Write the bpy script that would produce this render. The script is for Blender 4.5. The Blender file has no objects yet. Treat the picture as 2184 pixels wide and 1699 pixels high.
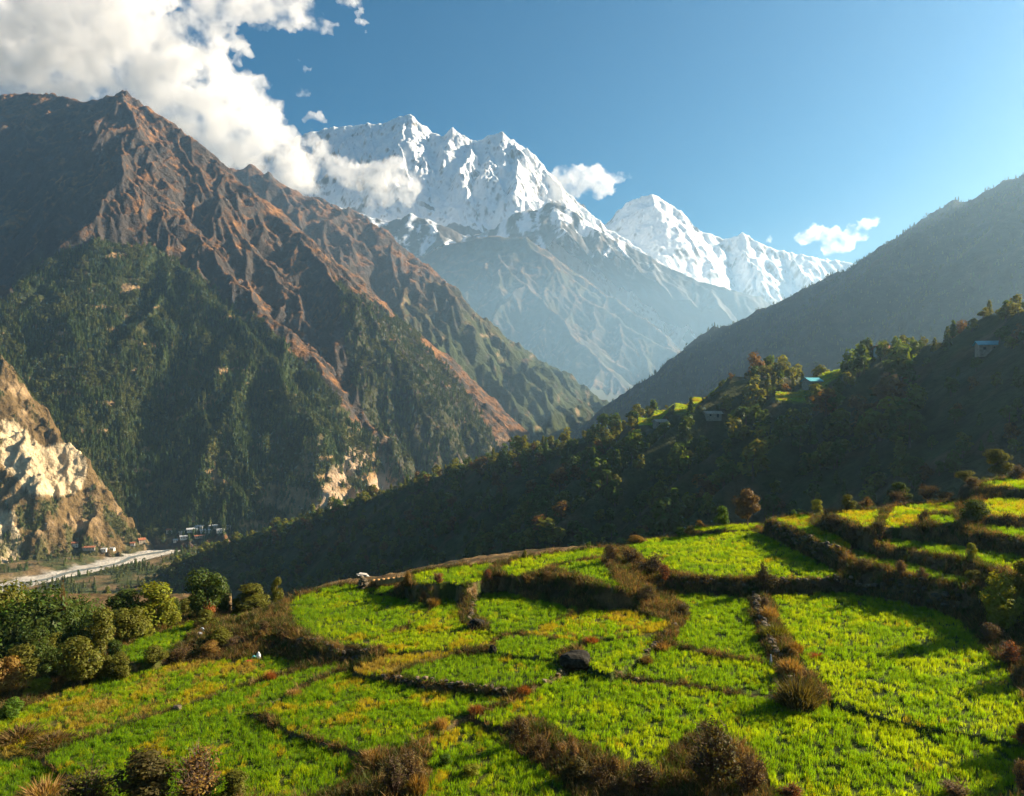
import bpy, bmesh, math, random
import numpy as np
from mathutils import Vector, Matrix, Euler

rng = np.random.default_rng(7)
random.seed(7)
scene = bpy.context.scene
col = scene.collection

# ------------------------------------------------------------------ camera
cam_d = bpy.data.cameras.new("camera")
cam_d.sensor_width = 36.0
cam_d.lens = 28.0
cam_d.clip_start = 0.5
cam_d.clip_end = 80000.0
cam = bpy.data.objects.new("camera", cam_d)
cam.location = (0, 0, 0)
cam.rotation_euler = (math.radians(90), 0, 0)
col.objects.link(cam)
scene.camera = cam

# ------------------------------------------------------------------ sky and sun
SUN_AZ, SUN_EL = 71.0, 25.5          # degrees right of the view direction, degrees up
world = bpy.data.worlds.new("World")
scene.world = world
world.use_nodes = True
wn = world.node_tree.nodes
wl = world.node_tree.links
wn.clear()
w_out = wn.new("ShaderNodeOutputWorld")
w_bg = wn.new("ShaderNodeBackground")
w_sky = wn.new("ShaderNodeTexSky")
w_sky.sky_type = 'NISHITA'
w_sky.sun_disc = False
w_sky.sun_elevation = math.radians(SUN_EL)
w_sky.sun_rotation = math.radians(SUN_AZ)
w_sky.altitude = 0.0
w_sky.air_density = 1.0
w_sky.dust_density = 1.0
w_sky.ozone_density = 3.0
w_bg.inputs['Strength'].default_value = 0.05
w_hs = wn.new("ShaderNodeHueSaturation")      # the clear, strongly coloured air of this height
w_hs.inputs['Saturation'].default_value = 1.85
w_hs.inputs['Value'].default_value = 0.54
w_hs.inputs['Hue'].default_value = 0.49
wl.new(w_sky.outputs['Color'], w_hs.inputs['Color'])
wl.new(w_hs.outputs['Color'], w_bg.inputs['Color'])
wl.new(w_bg.outputs['Background'], w_out.inputs['Surface'])

sun_d = bpy.data.lights.new("sun", 'SUN')
sun_d.energy = 5.0
sun_d.angle = math.radians(0.5)
sun_d.color = (1.0, 0.835, 0.61)
sun = bpy.data.objects.new("sun", sun_d)
_az, _el = math.radians(SUN_AZ), math.radians(SUN_EL)
SUN_DIR = Vector((math.sin(_az) * math.cos(_el), math.cos(_az) * math.cos(_el), math.sin(_el)))
sun.rotation_euler = SUN_DIR.to_track_quat('Z', 'Y').to_euler()
sun.location = (300, 200, 400)
col.objects.link(sun)

scene.view_settings.view_transform = 'Standard'
scene.view_settings.look = 'None'
scene.view_settings.exposure = 1.82
scene.view_settings.gamma = 1.0
scene.view_settings.use_curve_mapping = False

scene.render.engine = 'CYCLES'
cy = scene.cycles
cy.max_bounces = 12
cy.diffuse_bounces = 3
cy.glossy_bounces = 1
cy.transmission_bounces = 4
cy.transparent_max_bounces = 8
cy.volume_bounces = 10
cy.use_denoising = True
cy.use_adaptive_sampling = True
cy.adaptive_threshold = 0.02
cy.sample_clamp_indirect = 6.0
cy.use_fast_gi = False
# ------------------------------------------------------------------ helpers
CX, CY, FD = 1092.0, 849.5, 1698.7     # the lens, in units of the survey drawing (2184 wide)

def P(u, v, Y):
    return ((u - CX) / FD * Y, Y, -(v - CY) / FD * Y)

_perm = np.random.default_rng(11).permutation(256)
_perm = np.concatenate([_perm, _perm, _perm])
_ga = np.random.default_rng(12).random(256) * 2 * math.pi
_gx, _gy = np.cos(_ga), np.sin(_ga)

def perlin(x, y, seed=0):
    x = np.asarray(x, float) + seed * 17.13
    y = np.asarray(y, float) + seed * 31.71
    xi = np.floor(x).astype(np.int64); yi = np.floor(y).astype(np.int64)
    xf = x - xi; yf = y - yi
    u = xf * xf * xf * (xf * (xf * 6 - 15) + 10)
    v = yf * yf * yf * (yf * (yf * 6 - 15) + 10)
    xi &= 255; yi &= 255
    def g(ix, iy, dx, dy):
        h = _perm[_perm[ix & 255] + (iy & 255)]
        return _gx[h] * dx + _gy[h] * dy
    a = g(xi, yi, xf, yf); b = g(xi + 1, yi, xf - 1, yf)
    c = g(xi, yi + 1, xf, yf - 1); d = g(xi + 1, yi + 1, xf - 1, yf - 1)
    return ((a + (b - a) * u) * (1 - v) + (c + (d - c) * u) * v) * 1.5

def fbm(x, y, octs=5, seed=0, gain=0.5, lac=2.03):
    s = 0.0; a = 1.0; n = 0.0
    for i in range(octs):
        s = s + a * perlin(x, y, seed + i * 3); n += a
        x = x * lac; y = y * lac; a *= gain
    return s / n

def ridged(x, y, octs=5, seed=0, gain=0.5, lac=2.07):
    s = 0.0; a = 1.0; n = 0.0; w = 1.0
    for i in range(octs):
        r = (1 - np.abs(perlin(x, y, seed + i * 5)) * 1.6)
        r = np.clip(r, 0, 1) ** 2
        s = s + a * r * w; n += a
        w = np.clip(r * 1.6, 0.15, 1)
        x = x * lac; y = y * lac; a *= gain
    return s / n

def sstep(a, b, x):
    t = np.clip((x - a) / (b - a), 0, 1)
    return t * t * (3 - 2 * t)

def in_poly(x, y, poly):
    inside = np.zeros(np.shape(x), bool)
    n = len(poly); j = n - 1
    for i in range(n):
        xi, yi = poly[i]; xj, yj = poly[j]
        if yi != yj:
            c = ((yi > y) != (yj > y)) & (x < (xj - xi) * (y - yi) / (yj - yi) + xi)
            inside ^= c
        j = i
    return inside

def poly_dist(x, y, poly, closed=True):
    d = np.full(np.shape(x), 1e18)
    n = len(poly)
    for i in range(n if closed else n - 1):
        ax, ay = poly[i][:2]; bx, by = poly[(i + 1) % n][:2]
        dx, dy = bx - ax, by - ay
        L = dx * dx + dy * dy + 1e-12
        t = np.clip(((x - ax) * dx + (y - ay) * dy) / L, 0, 1)
        d = np.minimum(d, (x - ax - t * dx) ** 2 + (y - ay - t * dy) ** 2)
    return np.sqrt(d)

def tag(o, label=None, cat=None, group=None, kind=None):
    if label: o['label'] = label
    if cat: o['category'] = cat
    if group: o['group'] = group
    if kind: o['kind'] = kind
    return o

def new_mesh(name, V, faces, mat=None, smooth=True, colors=None):
    """faces: (n,3) or (n,4) int array"""
    me = bpy.data.meshes.new(name)
    V = np.asarray(V, np.float32); Fa = np.asarray(faces, np.int32)
    k = Fa.shape[1]
    me.vertices.add(len(V)); me.vertices.foreach_set('co', V.ravel())
    me.loops.add(Fa.size); me.loops.foreach_set('vertex_index', Fa.ravel())
    me.polygons.add(len(Fa))
    me.polygons.foreach_set('loop_start', np.arange(0, Fa.size, k, dtype=np.int32))
    me.polygons.foreach_set('use_smooth', np.full(len(Fa), smooth, bool))
    if colors is not None:
        at = me.color_attributes.new('col', 'FLOAT_COLOR', 'POINT')
        C = np.ones((len(V), 4), np.float32); C[:, :3] = colors
        at.data.foreach_set('color', C.ravel())
    me.update(calc_edges=True)
    if mat is not None:
        for m in (mat if isinstance(mat, (list, tuple)) else [mat]):
            me.materials.append(m)
    return me

def add_obj(name, me, parent=None, loc=None):
    o = bpy.data.objects.new(name, me)
    col.objects.link(o)
    if parent is not None: o.parent = parent
    if loc is not None: o.location = loc
    return o

def empty(name, loc=(0, 0, 0), rz=0.0):
    o = bpy.data.objects.new(name, None)
    o.empty_display_size = 0.3
    o.location = loc; o.rotation_euler = (0, 0, rz)
    col.objects.link(o)
    return o

def grid_faces(nr, nc):
    i = np.arange(nr * nc).reshape(nr, nc)
    return np.stack([i[:-1, :-1], i[:-1, 1:], i[1:, 1:], i[1:, :-1]], -1).reshape(-1, 4)

def fan_grid(u0, u1, nc, Y):
    """ground survey grid: bearings u0..u1 and distances Y (array) -> x, y arrays"""
    s = (np.linspace(u0, u1, nc) - CX) / FD
    y = np.repeat(np.asarray(Y)[:, None], nc, 1)
    return s[None, :] * y, y

def normals_of(x, y, z):
    p = np.stack([x, y, z], -1)
    du = np.gradient(p, axis=1); dv = np.gradient(p, axis=0)
    n = np.cross(du, dv)
    n /= np.linalg.norm(n, axis=-1, keepdims=True) + 1e-9
    return n

def ridge_height(x, y, ridges, floor=-1e6, reach=None):
    """height of the ridge lines' flanks on a fan grid; side spurs (with 'r') only matter near themselves"""
    x = x.astype(np.float32); y = y.astype(np.float32)
    z = np.full(x.shape, np.float32(floor))
    ymin, ymax = y.min(1), y.max(1)
    for R in ridges:
        pts = np.asarray(R['p'], float)
        kl, kr = R['k'] if isinstance(R['k'], (tuple, list)) else (R['k'], R['k'])
        rr = R.get('r')
        for a, b in zip(pts[:-1], pts[1:]):
            if rr:
                rows = np.nonzero((ymax > min(a[1], b[1]) - rr) & (ymin < max(a[1], b[1]) + rr))[0]
                if not len(rows): continue
                r0, r1 = rows[0], rows[-1] + 1
                xs0 = x[r0:r1].min(0); xs1 = x[r0:r1].max(0)
                cols = np.nonzero((xs1 > min(a[0], b[0]) - rr) & (xs0 < max(a[0], b[0]) + rr))[0]
                if not len(cols): continue
                sl = (slice(r0, r1), slice(cols[0], cols[-1] + 1))
            else:
                sl = (slice(None), slice(None))
            xx, yy = x[sl], y[sl]
            dx, dy = np.float32(b[0] - a[0]), np.float32(b[1] - a[1])
            L = dx * dx + dy * dy + np.float32(1e-9)
            ex, ey = xx - np.float32(a[0]), yy - np.float32(a[1])
            t = np.clip((ex * dx + ey * dy) / L, 0, 1)
            px, py = ex - t * dx, ey - t * dy
            d = np.sqrt(px * px + py * py)
            k = np.float32(kl) if kl == kr else np.where(dx * ey - dy * ex > 0, np.float32(kl), np.float32(kr))
            np.maximum(z[sl], np.float32(a[2]) + t * np.float32(b[2] - a[2]) - k * d, out=z[sl])
    return z.astype(float)

def spurs(line, rg, step, length, drop, ang, k, side=0, sub=0, z_min=-1e9, jit=0.4):
    """side ridges leaving a crest line; ang = plan angle(s) from the crest direction, degrees"""
    out = []
    pts = np.asarray(line, float)
    seg = np.linalg.norm(np.diff(pts[:, :2], axis=0), axis=1)
    cum = np.concatenate([[0], np.cumsum(seg)])
    s = step * rg.uniform(0.3, 0.8); alt = 1
    while s < cum[-1]:
        i = min(np.searchsorted(cum, s) - 1, len(seg) - 1); i = max(i, 0)
        t = (s - cum[i]) / seg[i]
        p = pts[i] + t * (pts[i + 1] - pts[i])
        d = math.atan2(pts[i + 1][1] - pts[i][1], pts[i + 1][0] - pts[i][0])
        sides = [side] if side else [1, -1]
        for sd in sides:
            L = length * rg.uniform(0.55, 1.3)
            a = d + sd * math.radians(ang * rg.uniform(0.8, 1.2))
            q = p.copy(); q[2] -= 4
            ln = [q.copy()]
            n = 5
            for _ in range(n):
                a += rg.normal(0, 0.17)
                st = L / n
                q = q + np.array([math.cos(a) * st, math.sin(a) * st, -drop * st * rg.uniform(0.6, 1.4)])
                ln.append(q.copy())
                if q[2] < z_min: break
            out.append(dict(p=ln, k=k, r=max(length * 0.45, step * 0.9)))
            if sub > 0:
                out += spurs(ln, rg, step * 0.42, length * 0.34, drop * 1.15, 52, k * 1.12, 0, sub - 1, z_min, jit)
        s += step * rg.uniform(1 - jit, 1 + jit)
    return out

# ------------------------------------------------------------------ materials
def mat_new(name):
    m = bpy.data.materials.new(name); m.use_nodes = True
    m.node_tree.nodes.clear()
    return m, m.node_tree.nodes, m.node_tree.links

def terrain_mat(name, scale, bump=0.5, rough=0.95, var=0.35, fine=6.0, bump_dist=1.0):
    """vertex colour x multi-scale noise, with fine relief"""
    m, n, l = mat_new(name)
    out = n.new('ShaderNodeOutputMaterial'); bs = n.new('ShaderNodeBsdfPrincipled')
    bs.inputs['Roughness'].default_value = rough
    bs.inputs['Specular IOR Level'].default_value = 0.1
    at = n.new('ShaderNodeAttribute'); at.attribute_name = 'col'
    geo = n.new('ShaderNodeNewGeometry')
    n1 = n.new('ShaderNodeTexNoise'); n1.inputs['Scale'].default_value = scale
    n1.inputs['Detail'].default_value = 8; n1.inputs['Roughness'].default_value = 0.65
    n2 = n.new('ShaderNodeTexNoise'); n2.inputs['Scale'].default_value = scale * fine
    n2.inputs['Detail'].default_value = 5; n2.inputs['Roughness'].default_value = 0.6
    l.new(geo.outputs['Position'], n1.inputs['Vector']); l.new(geo.outputs['Position'], n2.inputs['Vector'])
    mr = n.new('ShaderNodeMapRange'); mr.inputs['From Min'].default_value = 0.3; mr.inputs['From Max'].default_value = 0.7
    mr.inputs['To Min'].default_value = 1 - var; mr.inputs['To Max'].default_value = 1 + var
    l.new(n1.outputs['Fac'], mr.inputs['Value'])
    mr2 = n.new('ShaderNodeMapRange'); mr2.inputs['From Min'].default_value = 0.3; mr2.inputs['From Max'].default_value = 0.7
    mr2.inputs['To Min'].default_value = 1 - var * 0.7; mr2.inputs['To Max'].default_value = 1 + var * 0.7
    l.new(n2.outputs['Fac'], mr2.inputs['Value'])
    mu = n.new('ShaderNodeMath'); mu.operation = 'MULTIPLY'
    l.new(mr.outputs[0], mu.inputs[0]); l.new(mr2.outputs[0], mu.inputs[1])
    vm = n.new('ShaderNodeVectorMath'); vm.operation = 'SCALE'
    l.new(at.outputs['Color'], vm.inputs[0]); l.new(mu.outputs[0], vm.inputs['Scale'])
    l.new(vm.outputs[0], bs.inputs['Base Color'])
    ad = n.new('ShaderNodeMath'); ad.operation = 'ADD'
    l.new(n1.outputs['Fac'], ad.inputs[0])
    sc2 = n.new('ShaderNodeMath'); sc2.operation = 'MULTIPLY'; sc2.inputs[1].default_value = 1.0 / fine * 2
    l.new(n2.outputs['Fac'], sc2.inputs[0]); l.new(sc2.outputs[0], ad.inputs[1])
    bp = n.new('ShaderNodeBump'); bp.inputs['Strength'].default_value = bump; bp.inputs['Distance'].default_value = bump_dist / scale
    l.new(ad.outputs[0], bp.inputs['Height']); l.new(bp.outputs['Normal'], bs.inputs['Normal'])
    l.new(bs.outputs[0], out.inputs['Surface'])
    return m

def simple_mat(name, c, rough=0.85, var=0.25, scale=4.0, bump=0.3, objcol=False):
    m, n, l = mat_new(name)
    out = n.new('ShaderNodeOutputMaterial'); bs = n.new('ShaderNodeBsdfPrincipled')
    bs.inputs['Roughness'].default_value = rough; bs.inputs['Specular IOR Level'].default_value = 0.2
    tc = n.new('ShaderNodeTexCoord')
    nz = n.new('ShaderNodeTexNoise'); nz.inputs['Scale'].default_value = scale; nz.inputs['Detail'].default_value = 6
    l.new(tc.outputs['Object'], nz.inputs['Vector'])
    mr = n.new('ShaderNodeMapRange'); mr.inputs['From Min'].default_value = 0.3; mr.inputs['From Max'].default_value = 0.7
    mr.inputs['To Min'].default_value = 1 - var; mr.inputs['To Max'].default_value = 1 + var
    l.new(nz.outputs['Fac'], mr.inputs['Value'])
    vm = n.new('ShaderNodeVectorMath'); vm.operation = 'SCALE'
    if objcol:
        oi = n.new('ShaderNodeObjectInfo'); l.new(oi.outputs['Color'], vm.inputs[0])
    else:
        vm.inputs[0].default_value = c
    l.new(mr.outputs[0], vm.inputs['Scale'])
    l.new(vm.outputs[0], bs.inputs['Base Color'])
    bp = n.new('ShaderNodeBump'); bp.inputs['Strength'].default_value = bump; bp.inputs['Distance'].default_value = 0.3 / scale
    l.new(nz.outputs['Fac'], bp.inputs['Height']); l.new(bp.outputs['Normal'], bs.inputs['Normal'])
    l.new(bs.outputs[0], out.inputs['Surface'])
    return m

def leaf_mat(name, c=None, trans=0.45, tcol=None, var=0.35, scale=1.5, objcol=False, hue=0.03):
    """thin leaves: reflect and let light through"""
    m, n, l = mat_new(name)
    out = n.new('ShaderNodeOutputMaterial')
    df = n.new('ShaderNodeBsdfDiffuse'); tr = n.new('ShaderNodeBsdfTranslucent')
    gl = n.new('ShaderNodeBsdfGlossy'); gl.inputs['Roughness'].default_value = 0.5
    oi = n.new('ShaderNodeObjectInfo')
    geo = n.new('ShaderNodeNewGeometry')
    nz = n.new('ShaderNodeTexNoise'); nz.inputs['Scale'].default_value = scale; nz.inputs['Detail'].default_value = 3
    l.new(geo.outputs['Position'], nz.inputs['Vector'])
    isl = n.new('ShaderNodeMath'); isl.operation = 'MULTIPLY_ADD'
    isl.inputs[1].default_value = 0.6; isl.inputs[2].default_value = 0.2
    l.new(geo.outputs['Random Per Island'], isl.inputs[0])
    ad = n.new('ShaderNodeMath'); ad.operation = 'ADD'
    l.new(nz.outputs['Fac'], ad.inputs[0]); l.new(isl.outputs[0], ad.inputs[1])
    mr = n.new('ShaderNodeMapRange'); mr.inputs['From Min'].default_value = 0.5; mr.inputs['From Max'].default_value = 1.5
    mr.inputs['To Min'].default_value = 1 - var; mr.inputs['To Max'].default_value = 1 + var
    l.new(ad.outputs[0], mr.inputs['Value'])
    hs = n.new('ShaderNodeHueSaturation')
    if objcol: l.new(oi.outputs['Color'], hs.inputs['Color'])
    else: hs.inputs['Color'].default_value = (*c, 1)
    l.new(mr.outputs[0], hs.inputs['Value'])
    hm = n.new('ShaderNodeMapRange'); hm.inputs['To Min'].default_value = 0.5 - hue; hm.inputs['To Max'].default_value = 0.5 + hue
    l.new(geo.outputs['Random Per Island'], hm.inputs['Value']); l.new(hm.outputs[0], hs.inputs['Hue'])
    l.new(hs.outputs[0], df.inputs['Color'])
    tm = n.new('ShaderNodeMix'); tm.data_type = 'RGBA'; tm.blend_type = 'MULTIPLY'; tm.inputs[0].default_value = 1.0
    l.new(hs.outputs[0], tm.inputs[6]); tm.inputs[7].default_value = (*(tcol or (1.5, 1.3, 0.6)), 1)
    l.new(tm.outputs[2], tr.inputs['Color'])
    mx = n.new('ShaderNodeMixShader'); mx.inputs[0].default_value = trans
    l.new(df.outputs[0], mx.inputs[1]); l.new(tr.outputs[0], mx.inputs[2])
    mx2 = n.new('ShaderNodeMixShader'); mx2.inputs[0].default_value = 0.008
    l.new(mx.outputs[0], mx2.inputs[1]); l.new(gl.outputs[0], mx2.inputs[2])
    l.new(mx2.outputs[0], out.inputs['Surface'])
    return m

def scatter(name, pts, pick, rot, scl, coll):
    """one object whose points each carry a copy of a small plant"""
    me = bpy.data.meshes.new(name)
    pts = np.asarray(pts, np.float32)
    me.vertices.add(len(pts)); me.vertices.foreach_set('co', pts.ravel())
    a = me.attributes.new('pick', 'INT', 'POINT'); a.data.foreach_set('value', np.asarray(pick, np.int32))
    a = me.attributes.new('rot', 'FLOAT_VECTOR', 'POINT'); a.data.foreach_set('vector', np.asarray(rot, np.float32).ravel())
    a = me.attributes.new('scl', 'FLOAT_VECTOR', 'POINT'); a.data.foreach_set('vector', np.asarray(scl, np.float32).ravel())
    me.update()
    o = add_obj(name, me)
    ng = bpy.data.node_groups.get('scatter_' + coll.name)
    if ng is None:
        ng = bpy.data.node_groups.new('scatter_' + coll.name, 'GeometryNodeTree')
        ng.interface.new_socket('Geometry', in_out='INPUT', socket_type='NodeSocketGeometry')
        ng.interface.new_socket('Geometry', in_out='OUTPUT', socket_type='NodeSocketGeometry')
        N, L = ng.nodes, ng.links
        gi = N.new('NodeGroupInput'); go = N.new('NodeGroupOutput')
        ip = N.new('GeometryNodeInstanceOnPoints'); ci = N.new('GeometryNodeCollectionInfo')
        ci.inputs['Collection'].default_value = coll
        ci.inputs['Separate Children'].default_value = True
        ci.inputs['Reset Children'].default_value = True
        def attr(nm, t):
            q = N.new('GeometryNodeInputNamedAttribute'); q.data_type = t; q.inputs['Name'].default_value = nm
            return [s for s in q.outputs if s.enabled and s.name == 'Attribute'][0]
        er = N.new('FunctionNodeEulerToRotation')
        L.new(attr('rot', 'FLOAT_VECTOR'), er.inputs[0])
        L.new(gi.outputs[0], ip.inputs['Points']); L.new(ci.outputs[0], ip.inputs['Instance'])
        ip.inputs['Pick Instance'].default_value = True
        L.new(attr('pick', 'INT'), ip.inputs['Instance Index'])
        L.new(er.outputs[0], ip.inputs['Rotation'])
        L.new(attr('scl', 'FLOAT_VECTOR'), ip.inputs['Scale'])
        L.new(ip.outputs[0], go.inputs[0])
    md = o.modifiers.new('scatter', 'NODES'); md.node_group = ng
    return o

def template_coll(name, meshes):
    c = bpy.data.collections.new(name)
    for i, me in enumerate(meshes):
        c.objects.link(bpy.data.objects.new('%s_%02d' % (name, i), me))
    return c
# ------------------------------------------------------------------ the land
KN = 0.60                      # the left mountain and valley are built at this scale of their survey
FLOOR_S = -305.0
FLOOR_Z = FLOOR_S * KN
FOREST_PTS = {}

def line(*pts):
    return [P(*p) for p in pts]

def build_land(name, label, u0, u1, nc, Y, ridges, warp, relief, floor, colour, mat, scale=1.0):
    x, y = fan_grid(u0, u1, nc, Y)
    wa, ws = warp
    xw = x + wa * fbm(x / ws, y / ws, 4, 1) * 2
    yw = y + wa * fbm(x / ws + 9.1, y / ws - 4.7, 4, 2) * 2
    z = ridge_height(xw, yw, ridges, floor)
    ra, rs = relief
    r = ridged(x / rs, y / rs, 6, 4, 0.52)
    z = z + ra * (r - 0.45) + ra * 0.5 * fbm(x / (rs * 0.3), y / (rs * 0.3), 5, 8)
    nrm = normals_of(x, y, z)
    C = colour(x, y, z, nrm)
    x, y, z = x * scale, y * scale, z * scale
    V = np.stack([x, y, z], -1).reshape(-1, 3)
    me = new_mesh(name, V, grid_faces(*x.shape), mat, True, C.reshape(-1, 3))
    o = add_obj(name, me)
    o['kind'] = 'structure'; o['label'] = label
    return o, x, y, z, nrm

def mixc(a, b, t):
    return np.asarray(a)[None, None] * (1 - t[..., None]) + np.asarray(b)[None, None] * t[..., None]
def lerpc(A, b, t):
    return A * (1 - t[..., None]) + np.asarray(b)[None, None] * t[..., None]

def uv_of(x, y, z):
    return CX + x / y * FD, CY - z / y * FD

ROCK_MAT = terrain_mat('mountain_rock', 0.020, 1.0, var=0.35, fine=7, bump_dist=0.35)
SNOW_MAT = terrain_mat('snow_and_rock', 0.004, 0.5, var=0.10, fine=6, rough=0.7, bump_dist=0.15)
HILL_MAT = terrain_mat('hillside_earth', 0.06, 0.8, var=0.4, fine=6, bump_dist=0.3)

BROWN = (0.17, 0.082, 0.032); DKROCK = (0.055, 0.045, 0.038); FOREST = (0.030, 0.042, 0.014)
TAN = (0.52, 0.40, 0.24); OLIVE = (0.10, 0.085, 0.03); SCRUB = (0.16, 0.11, 0.05)

# ---- left mountain with its forested buttress
rg = np.random.default_rng(21)
R1 = line((-700, 330, 4200), (-500, 260, 3900), (-250, 215, 3600), (0, 198, 3400), (110, 196, 3320), (170, 213, 3270), (225, 208, 3180),
          (270, 190, 3150), (300, 213, 3140), (350, 263, 3100), (420, 298, 3060), (480, 366, 3000),
          (560, 428, 2920), (620, 488, 2850), (660, 503, 2820), (690, 543, 2780), (720, 600, 2700))
R1a = line((690, 590, 3420), (740, 612, 3330), (790, 648, 3250), (870, 703, 3100), (960, 798, 2950), (1005, 858, 2850), (1050, 950, 2700), (1080, 1010, 2600))
R1b = line((720, 600, 2700), (715, 690, 2480), (735, 790, 2300), (780, 880, 2150), (850, 980, 2030), (890, 1060, 1950))
R2 = line((270, 193, 3150), (255, 300, 2980), (262, 400, 2780), (300, 480, 2600), (330, 525, 2480))
R2L = line((330, 525, 2480), (200, 525, 2360), (120, 555, 2290), (60, 590, 2220), (0, 650, 2140), (-200, 800, 2050), (-450, 920, 2000))
RB1 = line((265, 330, 2900), (330, 400, 2740), (400, 470, 2600), (500, 590, 2420), (600, 690, 2280), (690, 790, 2150))
RB2 = line((350, 263, 3100), (420, 370, 2900), (500, 470, 2720), (590, 580, 2560), (660, 690, 2400))
RB3 = line((330, 525, 2480), (420, 610, 2330), (520, 700, 2200), (640, 830, 2060), (720, 940, 1960), (790, 1040, 1880))
LM = [dict(p=R1, k=(0.9, 1.3)), dict(p=R1a, k=(0.9, 1.35)), dict(p=R1b, k=(1.4, 1.25)), dict(p=R2, k=(1.5, 1.3)),
      dict(p=R2L, k=(0.95, 1.25)), dict(p=RB1, k=1.25), dict(p=RB2, k=1.3), dict(p=RB3, k=1.15)]
LM += spurs(R1[6:], rg, 150, 620, 0.78, 58, 1.5, -1, 2)
LM += spurs(R1[:7], rg, 260, 400, 1.0, 80, 1.5, -1, 1)
LM += spurs(R2L, rg, 120, 700, 0.88, -116, 1.4, -1, 2)
LM += spurs(RB3, rg, 120, 460, 0.80, 34, 1.4, -1, 2)
LM += spurs(RB3, rg, 160, 300, 0.9, 45, 1.3, 1, 0)
LM += spurs(RB1, rg, 100, 260, 0.95, 42, 1.6, 0, 2)
LM += spurs(RB2, rg, 100, 260, 0.95, 42, 1.6, 0, 2)
LM += spurs(R1b, rg, 120, 330, 0.85, 55, 1.4, 0, 1)
LM += spurs(R1a, rg, 240, 260, 1.0, 75, 1.5, -1, 1)
FOREST_POLY = [(-900, 900), (-400, 820), (-60, 690), (0, 640), (60, 580), (120, 548), (205, 512), (280, 530), (330, 520), (385, 560), (440, 600), (500, 650),
               (560, 690), (640, 760), (700, 830), (760, 900), (840, 985), (870, 1100), (-900, 1300)]
def lm_colour(x, y, z, n):
    u, v = uv_of(x, y, z)
    nz = n[..., 2]
    q = fbm(x / 120, y / 120, 5, 31); q2 = fbm(x / 40, z / 40, 4, 37)
    C = mixc(DKROCK, BROWN, sstep(0.50, 0.80, nz + 0.30 * q2 + 0.25 * q))
    C = lerpc(C, (0.30, 0.15, 0.055), sstep(0.05, 0.4, q) * sstep(0.5, 0.7, nz) * 0.6)
    uw, vw = u + 26 * q2 + 20 * q, v + 26 * q - 12 * q2
    f = in_poly(uw, vw, FOREST_POLY).astype(float)
    # open ground inside the forest: terraces and scars low on the right
    low = sstep(930, 1080, v) * sstep(440, 640, u)
    bare = sstep(0.26, 0.40, fbm(x / 70, z / 22, 4, 55) + 0.42 * low)
    FOR = mixc(FOREST, OLIVE, sstep(0.0, 0.5, q)) 
    FOR = lerpc(FOR, (0.30, 0.19, 0.09), bare)
    C = C * (1 - f[..., None]) + FOR * f[..., None]
    tan = sstep(0.02, 0.28, fbm(x / 60, z / 60, 4, 77) + 0.22 * low)
    C = lerpc(C, (0.42, 0.30, 0.19), tan * sstep(900, 1000, v) * sstep(640, 700, u))
    g = in_poly(uw * 0.4 + u * 0.6, vw * 0.4 + v * 0.6, [(715, 598), (790, 640), (870, 695), (960, 790), (1005, 850), (1095, 1010), (890, 1100), (850, 985), (775, 880), (745, 790), (735, 700)]).astype(float)
    C = lerpc(C, (0.050, 0.052, 0.024), g * sstep(-0.5, 0.1, q2))  # shade of this spur's face put into a dark wooded ground tone
    f = f * (1 - 0.8 * tan * sstep(900, 1000, v) * sstep(640, 700, u))
    lm_colour.mask = np.maximum(f * (1 - 0.85 * bare), g * 0.55)
    return C
left_mountain, LX, LY, LZ, LN = build_land('mountain', 'steep brown rocky mountain with a dark forested buttress below its summit',
    -330, 1130, 560, np.linspace(1640, 4050, 470), LM, (22, 150), (15, 80), FLOOR_S - 70, lm_colour, ROCK_MAT, KN)
FOREST_PTS['left'] = (LX, LY, LZ, lm_colour.mask.copy(), LN)

# ---- pale cliff spur at the valley's left side
rg = np.random.default_rng(5)
R3 = line((-420, 480, 2030), (-200, 600, 1910), (-60, 700, 1830), (0, 752, 1790), (50, 838, 1760), (110, 915, 1730), (165, 958, 1720),
          (182, 1000, 1715), (196, 1060, 1720), (222, 1105, 1725), (240, 1130, 1730))
C3 = [dict(p=R3, k=(1.9, 1.15))] + spurs(R3, rg, 70, 230, 0.95, 70, 1.5, -1, 1)
CLIFF_POLY = [(5, 890), (40, 905), (90, 950), (130, 940), (165, 950), (188, 985), (180, 1040), (120, 1060), (60, 1050), (20, 1010), (0, 980)]
def c3_colour(x, y, z, n):
    u, v = uv_of(x, y, z)
    q = fbm(x / 50, y / 50, 5, 61); q2 = fbm(x / 22, z / 22, 4, 63)
    C = mixc((0.13, 0.085, 0.035), (0.34, 0.23, 0.12), sstep(-0.1, 0.5, q + 0.4 * q2))
    f = in_poly(u + 14 * q2, v + 14 * q, CLIFF_POLY).astype(float)
    f2 = in_poly(u + 14 * q2, v + 14 * q, [(-60, 1090), (30, 1090), (45, 1150), (40, 1215), (-60, 1230)]).astype(float)
    C = lerpc(C, TAN, np.maximum(f, f2))
    g = sstep(0.05, 0.3, fbm(x / 45, y / 45, 4, 67) + 0.15 * sstep(1060, 1150, v)) * (1 - f)
    C = lerpc(C, (0.055, 0.06, 0.02), g * 0.85)
    c3_colour.mask = g
    return C
cliff, CXX, CYY, CZZ, CNN = build_land('cliff_hillside', 'sunlit tan cliff and scree slope at the left edge of the valley',
    -460, 400, 330, np.linspace(1440, 2110, 210), C3, (10, 70), (20, 55), FLOOR_S - 60, c3_colour, ROCK_MAT, KN)
FOREST_PTS['cliff'] = (CXX, CYY, CZZ, c3_colour.mask.copy(), CNN)

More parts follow.
